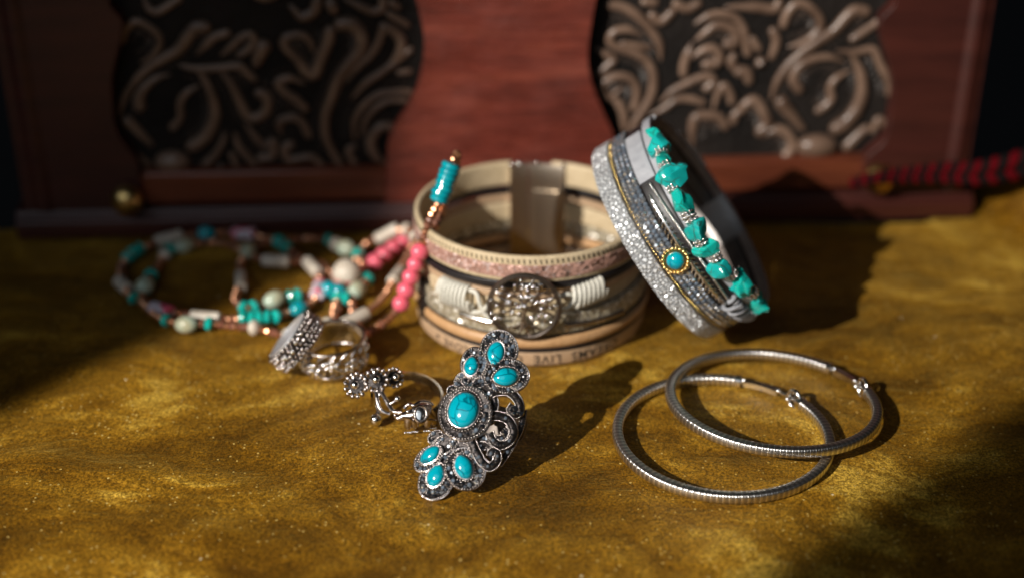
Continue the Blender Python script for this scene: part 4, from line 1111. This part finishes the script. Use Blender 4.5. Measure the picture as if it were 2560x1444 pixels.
def flower(px, py, z, r_, nrm):
    c_ = at(px, py, z); ax = basis(nrm); q = MB(); q.sphere(c_ + ax[2] * .04, (r_ * .36, r_ * .36, r_ * .4), ax, 12, 8); fo = obj('flower_centre', q, 'silver', t, smooth=70)
    g = MB(); g.lathe(c_, ax, [(r_ * .62, -.05), (r_ * .66, .0), (r_ * .5, .03)], 20); obj('flower_disc', g, 'dark_silver', fo, smooth=50)
    for k in range(13):
        a = 2 * math.pi * k / 13; g = MB(); d = ax[0] * math.cos(a) + ax[1] * math.sin(a)
        g.sphere(c_ + d * r_ * .84, r_ * .19, nu=8, nv=6); obj('petal', g, 'old_silver', fo, smooth=70)
        g = MB(); g.tube([c_ + d * r_ * .35, c_ + d * r_ * .8], .02, 5); obj('petal_vein', g, 'old_silver', fo)
flower(890, 962, .85, .32, (-.3, -.75, .6)); flower(941, 949, .98, .31, (-.05, -.7, .7)); flower(986, 943, .92, .26, (.55, -.6, .55))
# elephant: one continuous body with legs, ear, trunk, tail
El = lambda px, py, z: at(px, py, z)
bc = at(1046, 1032, .48); N_ = V((.1, -.9, .42)).normalized(); ax = (V((1, .1, 0)).normalized(), N_.cross(V((1, .1, 0)).normalized()) * -1, N_)
body = bpy.data.meshes.new('elephant'); bm = bmesh.new()
sk = [((1076, 1026, .52), .15), ((1052, 1021, .58), .185), ((1028, 1026, .54), .16), ((1008, 1038, .44), .115), ((998, 1046, .36), .09), ((990, 1040, .40), .07), ((986, 1032, .5), .055)]
vs_ = [bm.verts.new(at(*p) * S - V(t.location)) for p, r_ in sk]
legs = []
for i, (base, px, py) in enumerate(((0, 1084, 1062), (0, 1068, 1068), (2, 1038, 1070), (2, 1020, 1072))):
    k_ = bm.verts.new(at(px, py - 14, .28) * S - V(t.location)); f_ = bm.verts.new(at(px, py, .10) * S - V(t.location)); legs.append((base, k_, f_))
for a, b in zip(vs_[:-1], vs_[1:]): bm.edges.new((a, b))
for b_, k_, f_ in legs: bm.edges.new((vs_[b_], k_)); bm.edges.new((k_, f_))
bm.verts.index_update(); bm.to_mesh(body); nb = len(sk); bm.free()
eo = bpy.data.objects.new('elephant', body); COL.objects.link(eo); eo.parent = t; body.materials.append(MT['old_silver'])
bpy.context.view_layer.objects.active = eo
md = eo.modifiers.new('skin', 'SKIN'); md.use_smooth_shade = True
sv_ = body.skin_vertices[0].data if body.skin_vertices else None
if sv_ is None:
    bm = bmesh.new(); bm.from_mesh(body); bm.verts.layers.skin.verify(); bm.to_mesh(body); bm.free(); sv_ = body.skin_vertices[0].data
for i in range(len(body.vertices)):
    r_ = (sk[i][1] if i < nb else (.10 if (i - nb) % 2 == 0 else .095)) * S; sv_[i].radius = (r_, r_)
    sv_[i].use_root = (i == 1)
sd = eo.modifiers.new('sub', 'SUBSURF'); sd.levels = 2; sd.render_levels = 2
q = MB(); q.sphere(at(1052, 1034, .74), (.15, .19, .04), basis((.1, -.75, .6), V((1, 0, 0))), 14, 8); obj('ear', q, 'silver', t, smooth=70)
q = MB(); q.tube([at(1052, 1034, .76) + basis((.1, -.75, .6), V((1, 0, 0)))[0] * (.15 * math.cos(a)) + basis((.1, -.75, .6), V((1, 0, 0)))[1] * (.19 * math.sin(a)) for a in [6.283 * k / 20 for k in range(20)]], .03, 6, closed=True); obj('ear_rim', q, 'old_silver', t, smooth=60)
q = MB(); q.sphere(at(1020, 1028, .70), .045); obj('eye', q, 'silver', t, smooth=60)
for px, py in ((1084, 1064), (1068, 1070), (1038, 1072), (1020, 1074)):
    for k in (-1, 0, 1): q = MB(); q.sphere(at(px, py, .07) + V((.06 * k, -.075, -.02)), .032, nu=8, nv=6); obj('toenail', q, 'silver', t, smooth=60)
q = MB(); q.tube(cr([at(1010, 1020, .72), at(1022, 1010, .80), at(1036, 1012, .82), at(1050, 1004, .84), at(1068, 1004, .8), at(1082, 1012, .7)], 6), .045, 7); obj('back_ridge', q, 'old_silver', t, smooth=60)

# ================================================================== red and black braided cord lying over the right end of the box's plinth
pth = [bhit(2128, 458, .72), bhit(2180, 446, .85), bhit(2240, 440, .70), bhit(2300, 436, .62), bhit(2370, 432, .60), bhit(2440, 434, .70)]
pth += [pth[-1] + V((1.0, .1, .15)), pth[-1] + V((2.4, .35, .45)), pth[-1] + V((4.2, .9, .60))]
axis = cr(pth, 14); K = len(axis)
t = thing('braided_cord', 'red and black braided cord coming in from the right over a brass knob', 'cord', axis[K // 2] * 1.0)
for s_ in range(4):
    q = MB(); pts = []; rs = []
    for i, p in enumerate(axis):
        u = i / (K - 1); tn = (axis[min(i + 1, K - 1)] - axis[max(i - 1, 0)]).normalized(); ax = basis(tn, Z); a = i * .42 + s_ * math.pi / 2; am = .06 + .24 * u
        pts.append(p + ax[0] * (am * 1.25 * math.sin(a)) + ax[1] * (am * .5 * math.sin(2 * a))); rs.append(.07 + .13 * u)
    q.tube(pts, rs, 8); obj('strand', q, 'black_yarn' if s_ in (1, 3) else 'red_cord', t, smooth=60)
